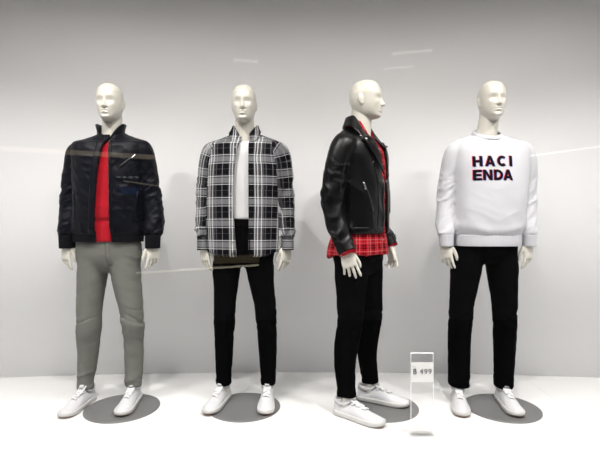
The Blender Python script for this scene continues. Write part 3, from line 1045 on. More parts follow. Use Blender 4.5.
def mannequin_plaid():
    K = Fig(-.323, 2.60)
    fig = tag(empty('mannequin', (K.X0, K.D, 0)), 'mannequin in open black and white plaid shirt over white tee', 'mannequin', 'mannequins standing in the shop window')
    torso = K.rows([(132, 232, 258, .062, .028), (135, 224, 266, .074, .022), (139, 214, 277, .092, .014), (144, 209, 282, .108, .006), (152, 207, 284, .124, .0), (170, 206, 284, .136, -.004), (195, 206, 283, .140, -.004), (220, 206, 282, .140, -.002), (240, 207, 281.5, .140, 0), (252, 207.5, 281.2, .140, 0), (255, 208, 281, .138, 0)])
    sl = K.path([(222, 148, 10.5, .0), (213.5, 152, 10.8, .0), (209.5, 163, 10.3, .005), (207, 182, 9.6, .016), (205.5, 202, 9, .016), (204.5, 220, 8.6, .0), (203.8, 230, 8, -.016), (203.8, 237, 6.6, -.022)])
    sr = K.path([(270, 148, 10.5, .0), (278, 152, 10.8, .0), (281.8, 163, 10.3, .005), (284, 182, 9.4, .016), (285.3, 202, 8.8, .016), (286.3, 220, 8.4, .0), (287.2, 231, 7.8, -.016), (287.8, 238, 6.6, -.022)])
    v, f = garment(torso, [sl, sr])
    n = vnormals(v, f)
    d = folds_sleeve(v, n, [sl, sr], .006, 24, 13)
    bw = sstep(.23, .16, np.abs(v[:, 0])) * sstep(1.5, 1.4, v[:, 2])
    d += bw * .004 * ridged(np.stack([v[:, 0] * 12, v[:, 1] * 12, v[:, 2] * 2.2], 1), 21)
    v = v + n * d[:, None]
    v = neck_tilt(v, .34)
    # shirt tail: sides ride up
    low = sstep(.95, .84, v[:, 2]); side = sstep(.12, .20, np.abs(v[:, 0])) * (np.abs(v[:, 0]) < .215)
    v[:, 2] += low * side * .020
    bv = bvh_of(v, f)
    L = front_curve(K, [(239.5, 128), (239, 140), (235.5, 160), (233.8, 185), (233.8, 210), (235.5, 235), (237, 258)])
    Rr = front_curve(K, [(248.5, 128), (248.5, 140), (249, 160), (249.2, 185), (249.2, 210), (249.2, 235), (249.2, 258)])
    v2, f2 = cut_front(v, f, vnormals(v, f), L, Rr, .5, 3)
    me = mesh_from('shirt', v2, f2)
    weave_uv(me, (.215, .138), [sl, sr], ([.205, .200, .19, .17, .162, .15], [.8, 1.2, 1.35, 1.44, 1.49, 1.53]))
    sh = link('shirt', me, M['bw_plaid'], fig); solidify(sh, .0025)
    sh['label'] = 'black and white plaid flannel shirt'
    for s in (sl, sr):
        c = s[-1]
        o = add('cuff', band(cuff_rows((c[0], c[1] - .004), K.r(6.0), K.z(249.5), K.z(236.5), 1.2, flare=.05), 0, n=80, wall=.003), M['bw_plaid'], sh)
        set_weave(o, (.05, .05))
    def ends(cv, z0, z1, dx):
        P = [(x + dx, z) for x, z in curve_pts(cv) if z0 < z < z1]
        return [(np.interp(z0, cv[1], cv[0]) + dx, z0)] + P + [(np.interp(z1, cv[1], cv[0]) + dx, z1)]
    zlo, zhi = K.z(254, -.13), K.z(139, -.1)
    for cv, dx in ((L, -.014), (Rr, .014)):
        o = add('button_placket', strip_on(bv, ends(cv, zlo, zhi, dx), .030, .0022, .0008, nx=6), M['bw_plaid'], sh)
        set_weave(o, (.215, .138))
    bt = []
    for py in (147, 162, 178, 194, 210, 226, 242):
        zz = K.z(py, -.13)
        add('button', disc_on(bv, np.interp(zz, L[1], L[0]) - .013, zz, .0052, .004, .002), M['button'], sh)
    # chest pocket with flap on the viewer-right side
    pk = [(255, 163), (276, 163), (276, 186), (265.5, 190), (255, 186)]
    o = add('chest_pocket', poly_on(bv, [(K.x(a, -.12), K.z(b, -.12)) for a, b in pk], .0004, .002), M['bw_plaid'], sh, smooth=False)
    set_weave(o, (.215, .138))
    cvf = shirt_collar(K.x(245), .034, .064, .068, 1.603, 1.535, R(-155), R(155), .034, .024, .060)
    o = add('collar', cvf, M['bw_plaid'], sh); solidify(o, .003); set_weave(o, (.09, .09))
    # white tee
    st = K.rows([(134, 233, 257, .054, .030), (138, 225, 265, .064, .022), (144, 217, 273, .082, .012), (155, 214, 276, .102, .0), (180, 215, 275, .113, -.002), (205, 216, 274, .113, 0), (218, 216, 274, .114, 0), (219.5, 217, 273, .110, 0)])
    sv, sf = remesh([loft(st, n=64, e=2.4)], .005, 2)
    nn = vnormals(sv, sf)
    sv = sv + nn * (.0038 * ridged(np.stack([(sv[:, 0] + sv[:, 2] * .55) * 13, sv[:, 1] * 5, sv[:, 2] * 2.5 - sv[:, 0] * 4], 1), 51) * sstep(1.45, 1.2, sv[:, 2]))[:, None]
    sv = neck_tilt(sv, .40); sv[:, 2] -= .010 * sstep(1.45, 1.53, sv[:, 2])
    te = add('tee_shirt', (sv, sf), M['white_jersey'], fig, label='plain white tee shirt')
    add('neck_band', band([(K.x(245), .034, 1.482, .066, .066), (K.x(245), .034, 1.502, .062, .063)], 30, .0006, n=120), M['white_jersey'], te)
    hips = K.rows([(206, 218, 272, .098, 0), (218, 214, 275, .106, 0), (232, 212.5, 276, .116, .002), (248, 212, 275.5, .120, .004), (256, 213, 274, .104, .005), (262, 216, 271.5, .084, .005), (266, 226, 261, .05, .004)])
    ll = K.path([(227, 250, 13, .005), (226.5, 268, 14, .005), (226, 285, 12.2, .0), (225, 303, 10.8, -.005), (224.5, 320, 10.2, -.006), (224.2, 340, 9.4, .010), (224, 360, 8.6, .016), (223.6, 375, 7.8, .012), (223.5, 384, 7.6, .010)])
    lr = K.path([(259, 250, 13, .005), (260, 268, 14, .005), (262, 285, 12.2, .0), (265, 303, 10.8, -.005), (266.5, 320, 10.2, -.006), (267.5, 340, 9.6, .010), (268, 360, 8.6, .016), (268.2, 375, 7.6, .012), (268.2, 384, 7.3, .010)])
    tr, tvf = trousers(fig, hips, [ll, lr], 60, M['denim'], [K.z(322), K.z(318)], .004)
    tr['label'] = 'slim black trousers'
    tb = bvh_of(*tvf)
    add('fly', strip_on(tb, [(K.x(243, -.12), K.z(222, -.12)), (K.x(243, -.12), K.z(248, -.12)), (K.x(244, -.1), K.z(258, -.1))], .026, .002, .0), M['denim'], tr)
    add('waistband', band(K.rows([(227, 213.2, 275.2, .118, .001), (218.5, 214.5, 274.2, .113, .001)]), 0, n=120, wall=.008), M['denim'], tr)
    add('drawstring', merge([tube([(K.x(249.5, -.13), -.128, K.z(222, -.13), .003), (K.x(249.8, -.13), -.140, K.z(238, -.13), .003), (K.x(250, -.13), -.146, K.z(252, -.13), .003), (K.x(249.8, -.13), -.146, K.z(268, -.13), .0035)], n=8)]), M['denim'], tr)
    wl, wr = sl[-1], sr[-1]
    hands = [hand_matrix((wl[0] + .004, wl[1] - .004, K.z(244.5)), R(-36), -1, R(-4), R(-2), .95), hand_matrix((wr[0] - .004, wr[1] - .004, K.z(245)), R(44), 1, R(-4), R(4), .95)]
    body(fig, (K.x(244.2, -.01), -.012, 1.713), R(0), [sl, sr], [ll, lr], hands)
    plate(fig, 0, 0, -.311 - K.X0, 2.522 - K.D)
    shoe(fig, ll[-1][0] - .004, ll[-1][1] + .002, .006, R(-12), 'white leather sneaker with toe off the plate')
    shoe(fig, lr[-1][0] - .004, lr[-1][1] + .002, .006, R(1), 'white leather sneaker on the plate')
    return fig

# ================================================================== mannequin 3: leather jacket, tartan shirt, turned to the right
def mannequin_leather():
    th = R(55); X0, D = .335, 2.52
    fig = tag(empty('mannequin', (X0, D, 0), th), 'mannequin turned sideways in black leather biker jacket over red tartan shirt', 'mannequin', 'mannequins standing in the shop window')
    torso = [(0, .004, 1.562, .066, .062), (0, .004, 1.542, .088, .072), (0, .002, 1.515, .132, .090), (0, .0, 1.487, .165, .104), (0, -.002, 1.450, .184, .118), (0, -.004, 1.38, .192, .130), (0, -.006, 1.26, .190, .136), (0, -.004, 1.12, .186, .140), (0, 0, 1.02, .187, .142), (0, 0, .985, .188, .142), (0, 0, .975, .185, .138)]
    sl = [(-.13, .000, 1.445, .064), (-.172, .004, 1.438, .069), (-.205, .018, 1.37, .063), (-.225, .034, 1.25, .058), (-.236, .036, 1.14, .056), (-.244, .010, 1.03, .051), (-.250, -.036, .930, .045), (-.252, -.050, .905, .043)]
    sr = [(.13, .005, 1.445, .068), (.175, .010, 1.440, .072), (.207, .022, 1.37, .066), (.226, .040, 1.25, .060), (.238, .040, 1.14, .056), (.244, .004, 1.03, .052), (.246, -.050, .94, .044), (.246, -.062, .918, .042)]
    v, f = garment(torso, [sl, sr])
    n = vnormals(v, f)
    d = folds_sleeve(v, n, [sl, sr], .008, 17, 23)
    bw = sstep(.22, .16, np.abs(v[:, 0])) * sstep(1.5, 1.42, v[:, 2])
    d += bw * .004 * ridged(np.stack([v[:, 0] * 6, v[:, 1] * 6, v[:, 2] * 7 + v[:, 0] * 6], 1), 71)
    v = v + n * d[:, None]
    v = neck_tilt(v, .34, .0)
    bv = bvh_of(v, f)
    Lc = ([.012, .008, -.004, -.036, -.068, -.080], [.90, 1.10, 1.28, 1.38, 1.48, 1.60])
    Rc = ([.064, .060, .060, .072, .085, .09], [.90, 1.10, 1.28, 1.38, 1.48, 1.60])
    v2, f2 = cut_front(v, f, vnormals(v, f), Lc, Rc, .5, 3)
    jk = link('jacket', mesh_from('jacket', v2, f2), M['leather'], fig); solidify(jk, .005)
    jk['label'] = 'black leather biker jacket'
    # lapels: wide flaps folded back over the chest
    off = lambda x, z: .006
    lap_l = [(-.006, 1.285), (-.030, 1.36), (-.056, 1.44), (-.070, 1.482), (-.100, 1.486), (-.142, 1.466), (-.118, 1.42), (-.070, 1.355)]
    o = add('lapel', poly_on(bv, lap_l, .009, .006), M['leather'], jk)
    lap_r = [(.060, 1.285), (.068, 1.36), (.080, 1.44), (.086, 1.482), (.118, 1.484), (.152, 1.466), (.138, 1.42), (.096, 1.355)]
    o = add('lapel', poly_on(bv, lap_r, .002, .005), M['leather'], jk)
    for x, z in ((-.126, 1.464), (.140, 1.464)):
        o = add('snap_stud', disc_on(bv, x, z, .0075, .005, .015), M['chrome'], jk); o['label'] = 'silver snap stud'
    # collar
    def prof(t, a):
        s = abs(t * 2 - 1)
        dip = .108 * sstep(R(84), R(152), abs(a))
        top = 1.622 - dip
        foot = 1.535 - dip * .62
        fall = .060 + .014 * sstep(.5, 1, s)
        ext = .050 * sstep(.4, .9, s)
        return [(.002, foot), (.004, (foot + top) / 2), (.006, top - .004), (.011, top), (.017, top - .004), (.024 + ext * .4, top - fall * .45), (.032 + ext * .8, top - fall * .8), (.034 + ext, top - fall)]
    o = add('collar', collar_ring(0, .0, .060, .066, R(-148), R(148), prof, n=90), M['leather'], jk); solidify(o, .005)
    for sx in (-1, 1):
        a = sx * R(118)
        o = add('snap_stud', ellipsoid((.142 * math.sin(a), .148 * math.cos(a), 1.490), (.0065, .0065, .0065)), M['chrome'], jk); o['label'] = 'silver snap stud'
    # front zips, pocket zips, hem seam
    zl = [(x - .006, z) for x, z in zip(Lc[0], Lc[1]) if z < 1.3]
    add('zipper_tape', strip_on(bv, [(.005, .985), (.003, 1.10), (-.002, 1.27)], .014, .004, .001), M['dark_metal'], jk)
    add('zipper_tape', strip_on(bv, [(.066, .985), (.058, 1.10), (.048, 1.27)], .014, .004, .001), M['dark_metal'], jk)
    o = add('pocket_zipper', strip_on(bv, [(-.150, 1.235), (-.105, 1.09)], .009, .004, .001), M['dark_metal'], jk)
    o = add('zip_puller', strip_on(bv, [(-.153, 1.242), (-.147, 1.205)], .008, .006, .003), M['chrome'], jk); o['label'] = 'silver zip puller'
    add('pocket_zipper', strip_on(bv, [(.150, 1.235), (.115, 1.09)], .009, .004, .001), M['dark_metal'], jk)
    add('princess_seam', strip_on(bv, [(-.062, .985), (-.055, 1.12), (-.066, 1.25), (-.09, 1.36)], .006, .0025, .0), M['leather'], jk)
    # shoulder straps
    # hem band and cuffs
    hv, hf = band([(0, 0, .976, .1865, .1405), (0, 0, .995, .1895, .1435), (0, 0, 1.008, .1895, .1435)], 0, n=240, wall=.006, e=2.5)
    hv = np.array(hv); hn = np.zeros_like(hv); hn[:, 1] = np.sign(hv[:, 1])
    add('hem_band', cut_front(hv, hf, hn, Lc, Rc, .5, 3), M['leather'], jk)
    for s, zz in ((sl, .885), (sr, .898)):
        p, q = Vector(s[-2][:3]), Vector(s[-1][:3])
        dr = (q - p).normalized()
        pts = [(*(q - dr * .02), s[-1][3] * 1.04), (*(q + dr * .005), s[-1][3] * 1.0), (*(q + dr * .028), s[-1][3] * .99)]
        add('cuff', tube(pts, n=40, ky=1.12, sub=4), M['leather'], jk)
    o = add('zip_puller', ellipsoid((.246 - .012, -.062 - .05, .955), (.004, .003, .014)), M['chrome'], jk); o['label'] = 'silver zip puller on the cuff'
    # tartan shirt: long tail shows under the jacket
    st = [(0, .002, 1.545, .062, .058), (0, .002, 1.52, .080, .066), (0, .0, 1.48, .125, .086), (0, -.004, 1.43, .160, .110), (0, -.008, 1.33, .168, .124), (0, -.008, 1.18, .168, .124), (0, 0, 1.04, .172, .124), (0, .004, .97, .178, .132), (0, .010, .91, .184, .142), (0, .014, .868, .188, .150), (0, .014, .862, .184, .147)]
    sv, sf = remesh([loft(st, n=64, e=2.4)], .005, 3)
    nn = vnormals(sv, sf)
    wv = sstep(1.0, .88, sv[:, 2])
    sv = sv + nn * (.002 + wv * .006)[:, None] * ridged(np.stack([sv[:, 0] * 13, sv[:, 1] * 13, sv[:, 2] * 1.5], 1), 81)[:, None]
    sv = neck_tilt(sv, .34, .0)
    sv[:, 2] -= sstep(.0, .14, sv[:, 1]) * sstep(.95, .86, sv[:, 2]) * .022
    me = mesh_from('shirt', sv, sf); weave_uv(me, (.18, .135), [])
    sh = link('shirt', me, M['red_plaid'], fig); sh['label'] = 'red tartan shirt'
    sb = bvh_of(sv, sf)
    o = add('button_placket', strip_on(sb, [(.026, .868), (.022, 1.0), (.018, 1.2), (.010, 1.40), (.006, 1.48)], .032, .002, .0), M['red_plaid'], sh); set_weave(o, (.11, .135))
    for zz in (1.43, 1.35, .94):
        add('button', disc_on(sb, .02 if zz < 1.2 else .013, zz, .005, .003, .002), M['button'], sh)
    def prof2(t, a):
        s = abs(t * 2 - 1)
        dip = .080 * sstep(R(108), R(170), abs(a))
        top = 1.592 - dip
        foot = 1.535 - dip * .65
        fall = .034 + .026 * sstep(.6, 1.0, s)
        ext = .016 * sstep(.6, 1.0, s)
        return [(.0, foot), (.001, (foot + top) / 2), (.003, top - .003), (.006, top), (.009, top - .003), (.012 + ext * .4, top - fall * .5), (.016 + ext, top - fall)]
    o = add('collar', collar_ring(0, .0, .058, .062, R(-166), R(166), prof2, n=90), M['red_plaid'], sh); solidify(o, .003); set_weave(o, (.09, .09))
    for s in (sl, sr):
        p, q = Vector(s[-2][:3]), Vector(s[-1][:3]); dr = (q - p).normalized()
        o = add('cuff', tube([(*(q + dr * .01), .040), (*(q + dr * .036), .0405)], n=40, ky=1.1, sub=4), M['red_plaid'], sh); set_weave(o, (.045, .045))
    # trousers
    hips = [(0, .006, 1.0, .150, .100), (0, .006, .93, .160, .112), (0, .008, .87, .168, .120), (0, .008, .82, .165, .118), (0, .008, .77, .145, .100), (0, .006, .745, .11, .07)]
    ll = [(-.085, .006, .88, .076), (-.092, .004, .77, .080), (-.104, .0, .67, .071), (-.115, -.004, .57, .062), (-.124, -.002, .48, .057), (-.132, .012, .38, .056), (-.139, .018, .27, .050), (-.143, .008, .17, .044), (-.145, .003, .106, .043)]
    lr = [(.085, .006, .88, .076), (.090, .004, .77, .080), (.094, -.004, .67, .071), (.098, -.012, .57, .061), (.100, -.014, .48, .056), (.102, .0, .38, .054), (.103, .006, .27, .048), (.104, -.006, .17, .043), (.104, -.012, .112, .041)]
    tr, tvf = trousers(fig, hips, [ll, lr], 90, M['denim'], [.52, .52], .005)
    tr['label'] = 'slim black trousers'
    hands = []
    for s, sd, yw, tl in ((sl, -1, R(-60), R(-20)), (sr, 1, R(60), R(-18))):
        q = Vector(s[-1][:3])
        hands.append(hand_matrix((q.x - .004 * sd, q.y + (.006 if sd < 0 else -.006), q.z - .012), yw, sd, tl, 0, .95))
    body(fig, (0.0, -.040, 1.712), R(14), [sl, sr], [ll, lr], hands)
    # plate and shoes (world targets turned into the figure's own frame)
    def loc(X, Y):
        dx, dy = X - X0, Y - D
        return dx * math.cos(th) + dy * math.sin(th), -dx * math.sin(th) + dy * math.cos(th)
    px, py = loc(.4596, 2.52)
    plate(fig, 0, 0, px, py)
    shoe(fig, ll[-1][0], ll[-1][1] + .004, 0, R(51) - th, 'white leather sneaker standing on the floor')
    shoe(fig, lr[-1][0], lr[-1][1] + .004, .006, R(64) - th, 'white leather sneaker standing on the plate')
    return fig

# ================================================================== mannequin 4: white sweatshirt with lettering
def letter_quads():
    """bold capitals in a unit box: x 0..w, z 0..1 -> list of quads"""
    def bar(x0, z0, x1, z1, w):
        d = Vector((x1 - x0, z1 - z0)); d.normalize(); c = Vector((-d.y, d.x)) * w / 2
        return [(x0 + c.x, z0 + c.y), (x0 - c.x, z0 - c.y), (x1 - c.x, z1 - c.y), (x1 + c.x, z1 + c.y)]
    def rect(x0, x1, z0, z1):
        return [(x0, z0), (x1, z0), (x1, z1), (x0, z1)]
    def arc(cx, cz, rx, rz, w, a0, a1, n=16):
        q = []
        for i in range(n):
            a, b = R(a0 + (a1 - a0) * i / n), R(a0 + (a1 - a0) * (i + 1) / n)
            q.append([(cx + rx * math.cos(a), cz + rz * math.sin(a)), (cx + rx * math.cos(b), cz + rz * math.sin(b)), (cx + (rx - w) * math.cos(b), cz + (rz - w) * math.sin(b)), (cx + (rx - w) * math.cos(a), cz + (rz - w) * math.sin(a))])
        return q
    s = .24
    T = {}
    T['H'] = (.84, [rect(0, s, 0, 1), rect(.84 - s, .84, 0, 1), rect(s, .84 - s, .39, .61)])
    T['A'] = (.94, [[(0, 0), (.25, 0), (.60, 1), (.34, 1)], [(.69, 0), (.94, 0), (.60, 1), (.34, 1)], rect(.24, .70, .18, .38)])
    T['C'] = (.86, arc(.46, .5, .46, .51, .24, 48, 312, 22))
    T['I'] = (.25, [rect(0, .25, 0, 1)])
    T['E'] = (.72, [rect(0, s, 0, 1), rect(s, .72, 0, .21), rect(s, .68, .40, .60), rect(s, .72, .79, 1)])
    T['N'] = (.86, [rect(0, s, 0, 1), rect(.86 - s, .86, 0, 1), [(0.02, 1), (.86 - s - .02, 0), (.86 - .02, 0), (s + .02, 1)]])
    T['D'] = (.86, [rect(0, s, 0, 1), rect(s, .38, 0, .22), rect(s, .38, .78, 1)] + arc(.36, .5, .50, .5, .235, -90, 90, 18))
    return T

def subdivide_quad(q, m):
    out = []
    P = lambda u, v: (q[0][0] * (1 - u) * (1 - v) + q[1][0] * u * (1 - v) + q[2][0] * u * v + q[3][0] * (1 - u) * v,
                      q[0][1] * (1 - u) * (1 - v) + q[1][1] * u * (1 - v) + q[2][1] * u * v + q[3][1] * (1 - u) * v)
    for i in range(m):
        for j in range(m):
            out.append([P(i / m, j / m), P((i + 1) / m, j / m), P((i + 1) / m, (j + 1) / m), P(i / m, (j + 1) / m)])
    return out

def mannequin_sweatshirt():
    K = Fig(1.070, 2.58)
    fig = tag(empty('mannequin', (K.X0, K.D, 0)), 'mannequin in white sweatshirt with bold chest lettering and black trousers', 'mannequin', 'mannequins standing in the shop window')
    torso = K.rows([(132, 477, 503, .066, .030), (135, 468, 512, .076, .024), (139, 458, 522, .092, .014), (144, 453, 527, .108, .006), (152, 451, 528, .124, 0), (165, 451, 527, .134, -.005), (185, 452, 525, .140, -.008), (205, 452, 523, .142, -.008), (220, 452, 522, .142, -.006), (229, 452.5, 520.5, .139, -.004), (235, 455, 518, .128, -.002), (239, 456, 517, .122, 0)])
    sl = K.path([(465, 150, 11, .0), (457, 153, 11.4, .0), (452.5, 164, 10.8, .005), (449, 182, 9.8, .016), (446.5, 202, 9.4, .016), (445.5, 219, 9.0, .0), (445.6, 230, 8.4, -.016), (446, 236, 7.0, -.022)])
    sr = K.path([(513, 150, 11, .0), (521.5, 153, 11.4, .0), (525.5, 164, 10.8, .005), (526.8, 182, 9.3, .016), (527, 202, 8.9, .016), (527, 219, 8.6, .0), (527.8, 230, 8.1, -.016), (528.3, 236, 6.9, -.022)])
    v, f = garment(torso, [sl, sr], .0048, 9)
    n = vnormals(v, f)
    d = folds_sleeve(v, n, [sl, sr], .0058, 22, 43)
    bw = sstep(.21, .15, np.abs(v[:, 0])) * sstep(1.48, 1.2, v[:, 2])
    d += bw * .003 * folds_body(v, 1, 91, 5, 6, .5)
    # the hem blouses over its rib in broad swags
    d += .0045 * gauss(v[:, 2] - K.z(228) + .02 * np.cos(v[:, 0] * 14), .022) * (1 + .5 * ridged(np.stack([v[:, 0] * 8, v[:, 1] * 8, v[:, 2] * 4], 1), 8)) * (np.abs(v[:, 0]) < .205)
    v = v + n * d[:, None]
    v[:, 2] += .36 * np.clip(v[:, 1] - .03, -.12, .1) * sstep(1.475, 1.54, v[:, 2]) - .008 * sstep(1.50, 1.54, v[:, 2])
    bv = bvh_of(v, f)
    ss = link('sweatshirt', mesh_from('sweatshirt', v, f), M['sweat'], fig)
    ss['label'] = 'white crew neck sweatshirt'
    add('hem_band', band(K.rows([(245.5, 454, 518.5, .129, -.002), (241, 453.6, 519, .131, -.002), (235, 453.4, 519, .131, -.002), (233.5, 454.4, 518, .128, -.002)]), 85, .0005, n=340), M['sweat_rib'], ss)
    for s in (sl, sr):
        c = s[-1]
        add('cuff', band(cuff_rows((c[0], c[1] - .004), K.r(6.8), K.z(246), K.z(234.5), 1.15, flare=-.07), 32, .0009, n=128), M['sweat_rib'], ss)
    # crew neck rib: a thick ring dipping at the front
    rg = []
    cx, cy = K.x(489.5), .030; m = 96
    for i in range(m):
        a = 2 * math.pi * i / m
        z = 1.548 + .029 * math.sin(a) - .008 * sstep(0.2, -1, math.sin(a))
        rr = []
        for k in range(14):
            b = 2 * math.pi * k / 14
            u, w = .0065 * math.cos(b), .0155 * math.sin(b)
            t = R(38)
            dr = u * math.cos(t) - w * math.sin(t); dz = u * math.sin(t) + w * math.cos(t)
            rr.append((cx + (.0765 + dr) * math.cos(a), cy + (.079 + dr) * math.sin(a), z + dz))
        rg.append(rr)
    V, Fc = rings_to_mesh(rg, False)
    for k in range(14):
        Fc.append(((m - 1) * 14 + k, (m - 1) * 14 + (k + 1) % 14, (k + 1) % 14, k))
    add('neck_band', (V, Fc), M['sweat_rib'], ss)
    # printed lettering in two lines, black with red and blue offsets
    T = letter_quads()
    dy = -.136
    def line(word, y0, y1, spans):
        out = []
        for ch, (a, b) in zip(word, spans):
            w, qs = T[ch]
            xa, xb = K.x(a, dy), K.x(b, dy); za, zb = K.z(y1, dy), K.z(y0, dy)
            for q in qs:
                for s in subdivide_quad([(xa + (xb - xa) * p[0] / w, za + (zb - za) * p[1]) for p in q], 4):
                    out.append(s)
        return out
    quads = line('HACI', 155.8, 166.3, [(473.8, 482.6), (485.2, 494.6), (497, 506.2), (509.2, 511.9)]) + line('ENDA', 169.8, 180.3, [(473.8, 481.6), (482.8, 491.6), (493.2, 502), (502.4, 511.9)])
    def printed(dx, dz, off):
        V, Fc = [], []
        for q in quads:
            k = len(V)
            for x, z in q:
                p, nn = on_front(bv, x + dx, z + dz, off)
                V.append(tuple(p))
            Fc.append((k, k + 1, k + 2, k + 3))
        return V, Fc
    o = add('lettering', printed(0, 0, .0022), M['print_black'], ss, smooth=False); o['label'] = 'black printed letters'
    o = add('lettering', printed(-.0030, .0018, .0014), M['print_red'], ss, smooth=False); o['label'] = 'red offset edge of the printed letters'
    o = add('lettering', printed(.0032, -.0020, .0008), M['print_blue'], ss, smooth=False); o['label'] = 'blue offset edge of the printed letters'
    # trousers
    hips = K.rows([(230, 458, 514, .098, 0), (240, 455, 516.5, .108, 0), (250, 453, 516, .108, .003), (255, 453.5, 515.5, .102, .005), (260, 457, 512, .082, .005), (263, 467, 502, .05, .004)])
    ll = K.path([(468, 246, 13.5, .005), (466.5, 263, 14.8, .005), (464.5, 280, 13.6, .0), (462, 300, 11.9, -.005), (460.5, 318, 11, -.006), (459.3, 338, 10.8, .010), (459, 358, 10.6, .016), (458.8, 375, 10.2, .012), (458.8, 385.5, 10, .010)])
    lr = K.path([(501, 246, 13.5, .005), (501.8, 263, 14.8, .005), (502.8, 280, 13.6, .0), (504.2, 300, 11.9, -.005), (504.7, 318, 11, -.006), (504.6, 338, 10.6, .010), (504.2, 358, 9.8, .016), (503.6, 375, 9.0, .012), (503.3, 387, 8.6, .010)])
    tr, tvf = trousers(fig, hips, [ll, lr], 120, M['denim'], [K.z(318), K.z(316)], .0045)
    tr['label'] = 'straight black trousers'
    tb = bvh_of(*tvf)
    add('fly', strip_on(tb, [(K.x(490, -.12), K.z(246, -.12)), (K.x(489, -.12), K.z(254, -.12)), (K.x(487, -.1), K.z(259, -.1))], .026, .002, .0), M['denim'], tr)
    wl, wr = sl[-1], sr[-1]
    hands = [hand_matrix((wl[0] - .006, wl[1] - .004, K.z(242)), R(-46), -1, R(-4), R(-2), .95), hand_matrix((wr[0] - .002, wr[1] - .004, K.z(242)), R(32), 1, R(-4), R(0), .95)]
    body(fig, (K.x(491.6, -.01), -.012, 1.728), R(4), [sl, sr], [ll, lr], hands)
    plate(fig, 0, 0, 1.126 - K.X0, 2.508 - K.D)
    shoe(fig, ll[-1][0] - .004, ll[-1][1] + .004, 0, R(-13), 'white leather sneaker standing on the floor')
    shoe(fig, lr[-1][0] - .002, lr[-1][1] - .006, .006, R(-5), 'white leather sneaker standing on the plate')
    return fig

# ------------------------------------------------------------------ price sign
def text_mesh(s, size, depth=.0006):
    cu = bpy.data.curves.new('t', 'FONT'); cu.body = s; cu.size = size; cu.extrude = depth; cu.offset = 0.0; cu.space_character = 1.12
    cu.align_x = 'LEFT'
    o = bpy.data.objects.new('t', cu); C.objects.link(o)
    dg = bpy.context.evaluated_depsgraph_get(); dg.update()
    me = bpy.data.meshes.new_from_object(o.evaluated_get(dg))
    V = [tuple(v.co) for v in me.vertices]; Fc = [tuple(p.vertices) for p in me.polygons]
    bpy.data.objects.remove(o); bpy.data.curves.remove(cu); bpy.data.meshes.remove(me)
    return V, Fc

def price_sign():
    Y = 2.165; X = (422 - 300) / F * Y
    s = tag(empty('price_sign', (X, Y, 0)), 'tall clear acrylic price stand with grey 499 card on the floor', 'sign')
    w = .054
    H = .404
    up = bevelled(box(-w, w, -.004, .004, .012, H), .0012, 2)
    up = add('upright', up, M['acrylic'], s, smooth=False); up['label'] = 'clear acrylic upright'
    ft = add('foot', bevelled(box(-w, w, -.030, .034, 0, .014), .002, 2), M['acrylic'], s, smooth=False); ft['label'] = 'clear acrylic foot'
    add('polished_edge', merge([box(-w - .0004, -w + .0012, -.0038, .0038, .016, H - .002), box(w - .0012, w + .0004, -.0038, .0038, .016, H - .002), box(-w, w, -.004, .004, H - .0015, H + .0012)]), M['acrylic_edge'], up, smooth=False)
    cd = add('price_card', box(-w + .002, w - .002, -.0062, -.0046, .266, .360), M['card'], s, smooth=False); cd['label'] = 'pale grey price card'
    Mt = Matrix.Translation((-.046, -.0066, .305)) @ Matrix.Rotation(R(90), 4, 'X')
    parts = [transform(text_mesh('B', .036), Mt), transform(text_mesh('499', .036), Matrix.Translation((.033, 0, 0)) @ Mt)]
    bxv = [v for v in parts[0][0]]
    x0 = min(v[0] for v in bxv); x1 = max(v[0] for v in bxv); xm = (x0 + x1) / 2
    parts.append(box(xm - .0015, xm + .0008, -.0072, -.0062, .300, .336))
    o = add('price_lettering', merge(parts), M['ink'], cd, smooth=False); o['label'] = 'dark printed price'
    add('small_print', merge([box(-.046 + i * .004, -.0435 + i * .004, -.0068, -.0062, 0.3395, .3412) for i in range(3)]), M['ink'], cd, smooth=False)
    return s

# ------------------------------------------------------------------ lights
def downlight(x, y, z, aim, watt, size=62, col=(1, .965, .915), blend=1.0):
    n = 32
    root = empty('ceiling_spotlight', (x, y, z))
    tag(root, None, 'spotlight', 'spotlights in the display ceiling')
    rings = []
    for r, h in ((.055, .0), (.055, -.075), (.048, -.078), (.044, -.06)):
        rings.append([(r * math.cos(2 * math.pi * i / n), r * math.sin(2 * math.pi * i / n), h) for i in range(n)])
    add('housing', rings_to_mesh(rings), M['fixture'], root)
    ld = bpy.data.lights.new('lamp', 'SPOT'); ld.energy = watt; ld.spot_size = R(size * 2); ld.spot_blend = blend
    ld.shadow_soft_size = .022; ld.color = col
    lo = bpy.data.objects.new('lamp', ld); C.objects.link(lo); lo.parent = root
    lo.location = (0, 0, -.085)
    dv = Vector(aim) - Vector((x, y, z - .085))
    lo.rotation_euler = dv.to_track_quat('-Z', 'Y').to_euler()
    return root

build_room()
mannequin_jacket()
mannequin_plaid()
mannequin_leather()
mannequin_sweatshirt()
price_sign()

xs = [-1.75, -.68, .72, 1.80]
names = ['leftmost', 'second from the left', 'second from the right', 'rightmost']
for x, nm in zip(xs, names):
    r = downlight(x, 1.47, 2.95, (x, 2.10, .0), 128, 51)
    r['label'] = 'round white spotlight on the display ceiling, ' + nm + ' of the four'
# wide fill lights added between them to brighten the upper wall
for x, nm in zip([-1.68, -.84, 0, .84, 1.68], ['leftmost', 'second from the left', 'middle', 'second from the right', 'rightmost']):
    r = downlight(x, 1.50, 2.95, (x, 1.50 + 2.95 * .40, 0.0), 25, 62, blend=.65)
    r.name = 'ceiling_added_fill'
    r['category'] = 'added fill light'; r['group'] = 'added fill lights in the display ceiling'
    r['label'] = 'added wall-washing fill light on the display ceiling, ' + nm + ' of five'

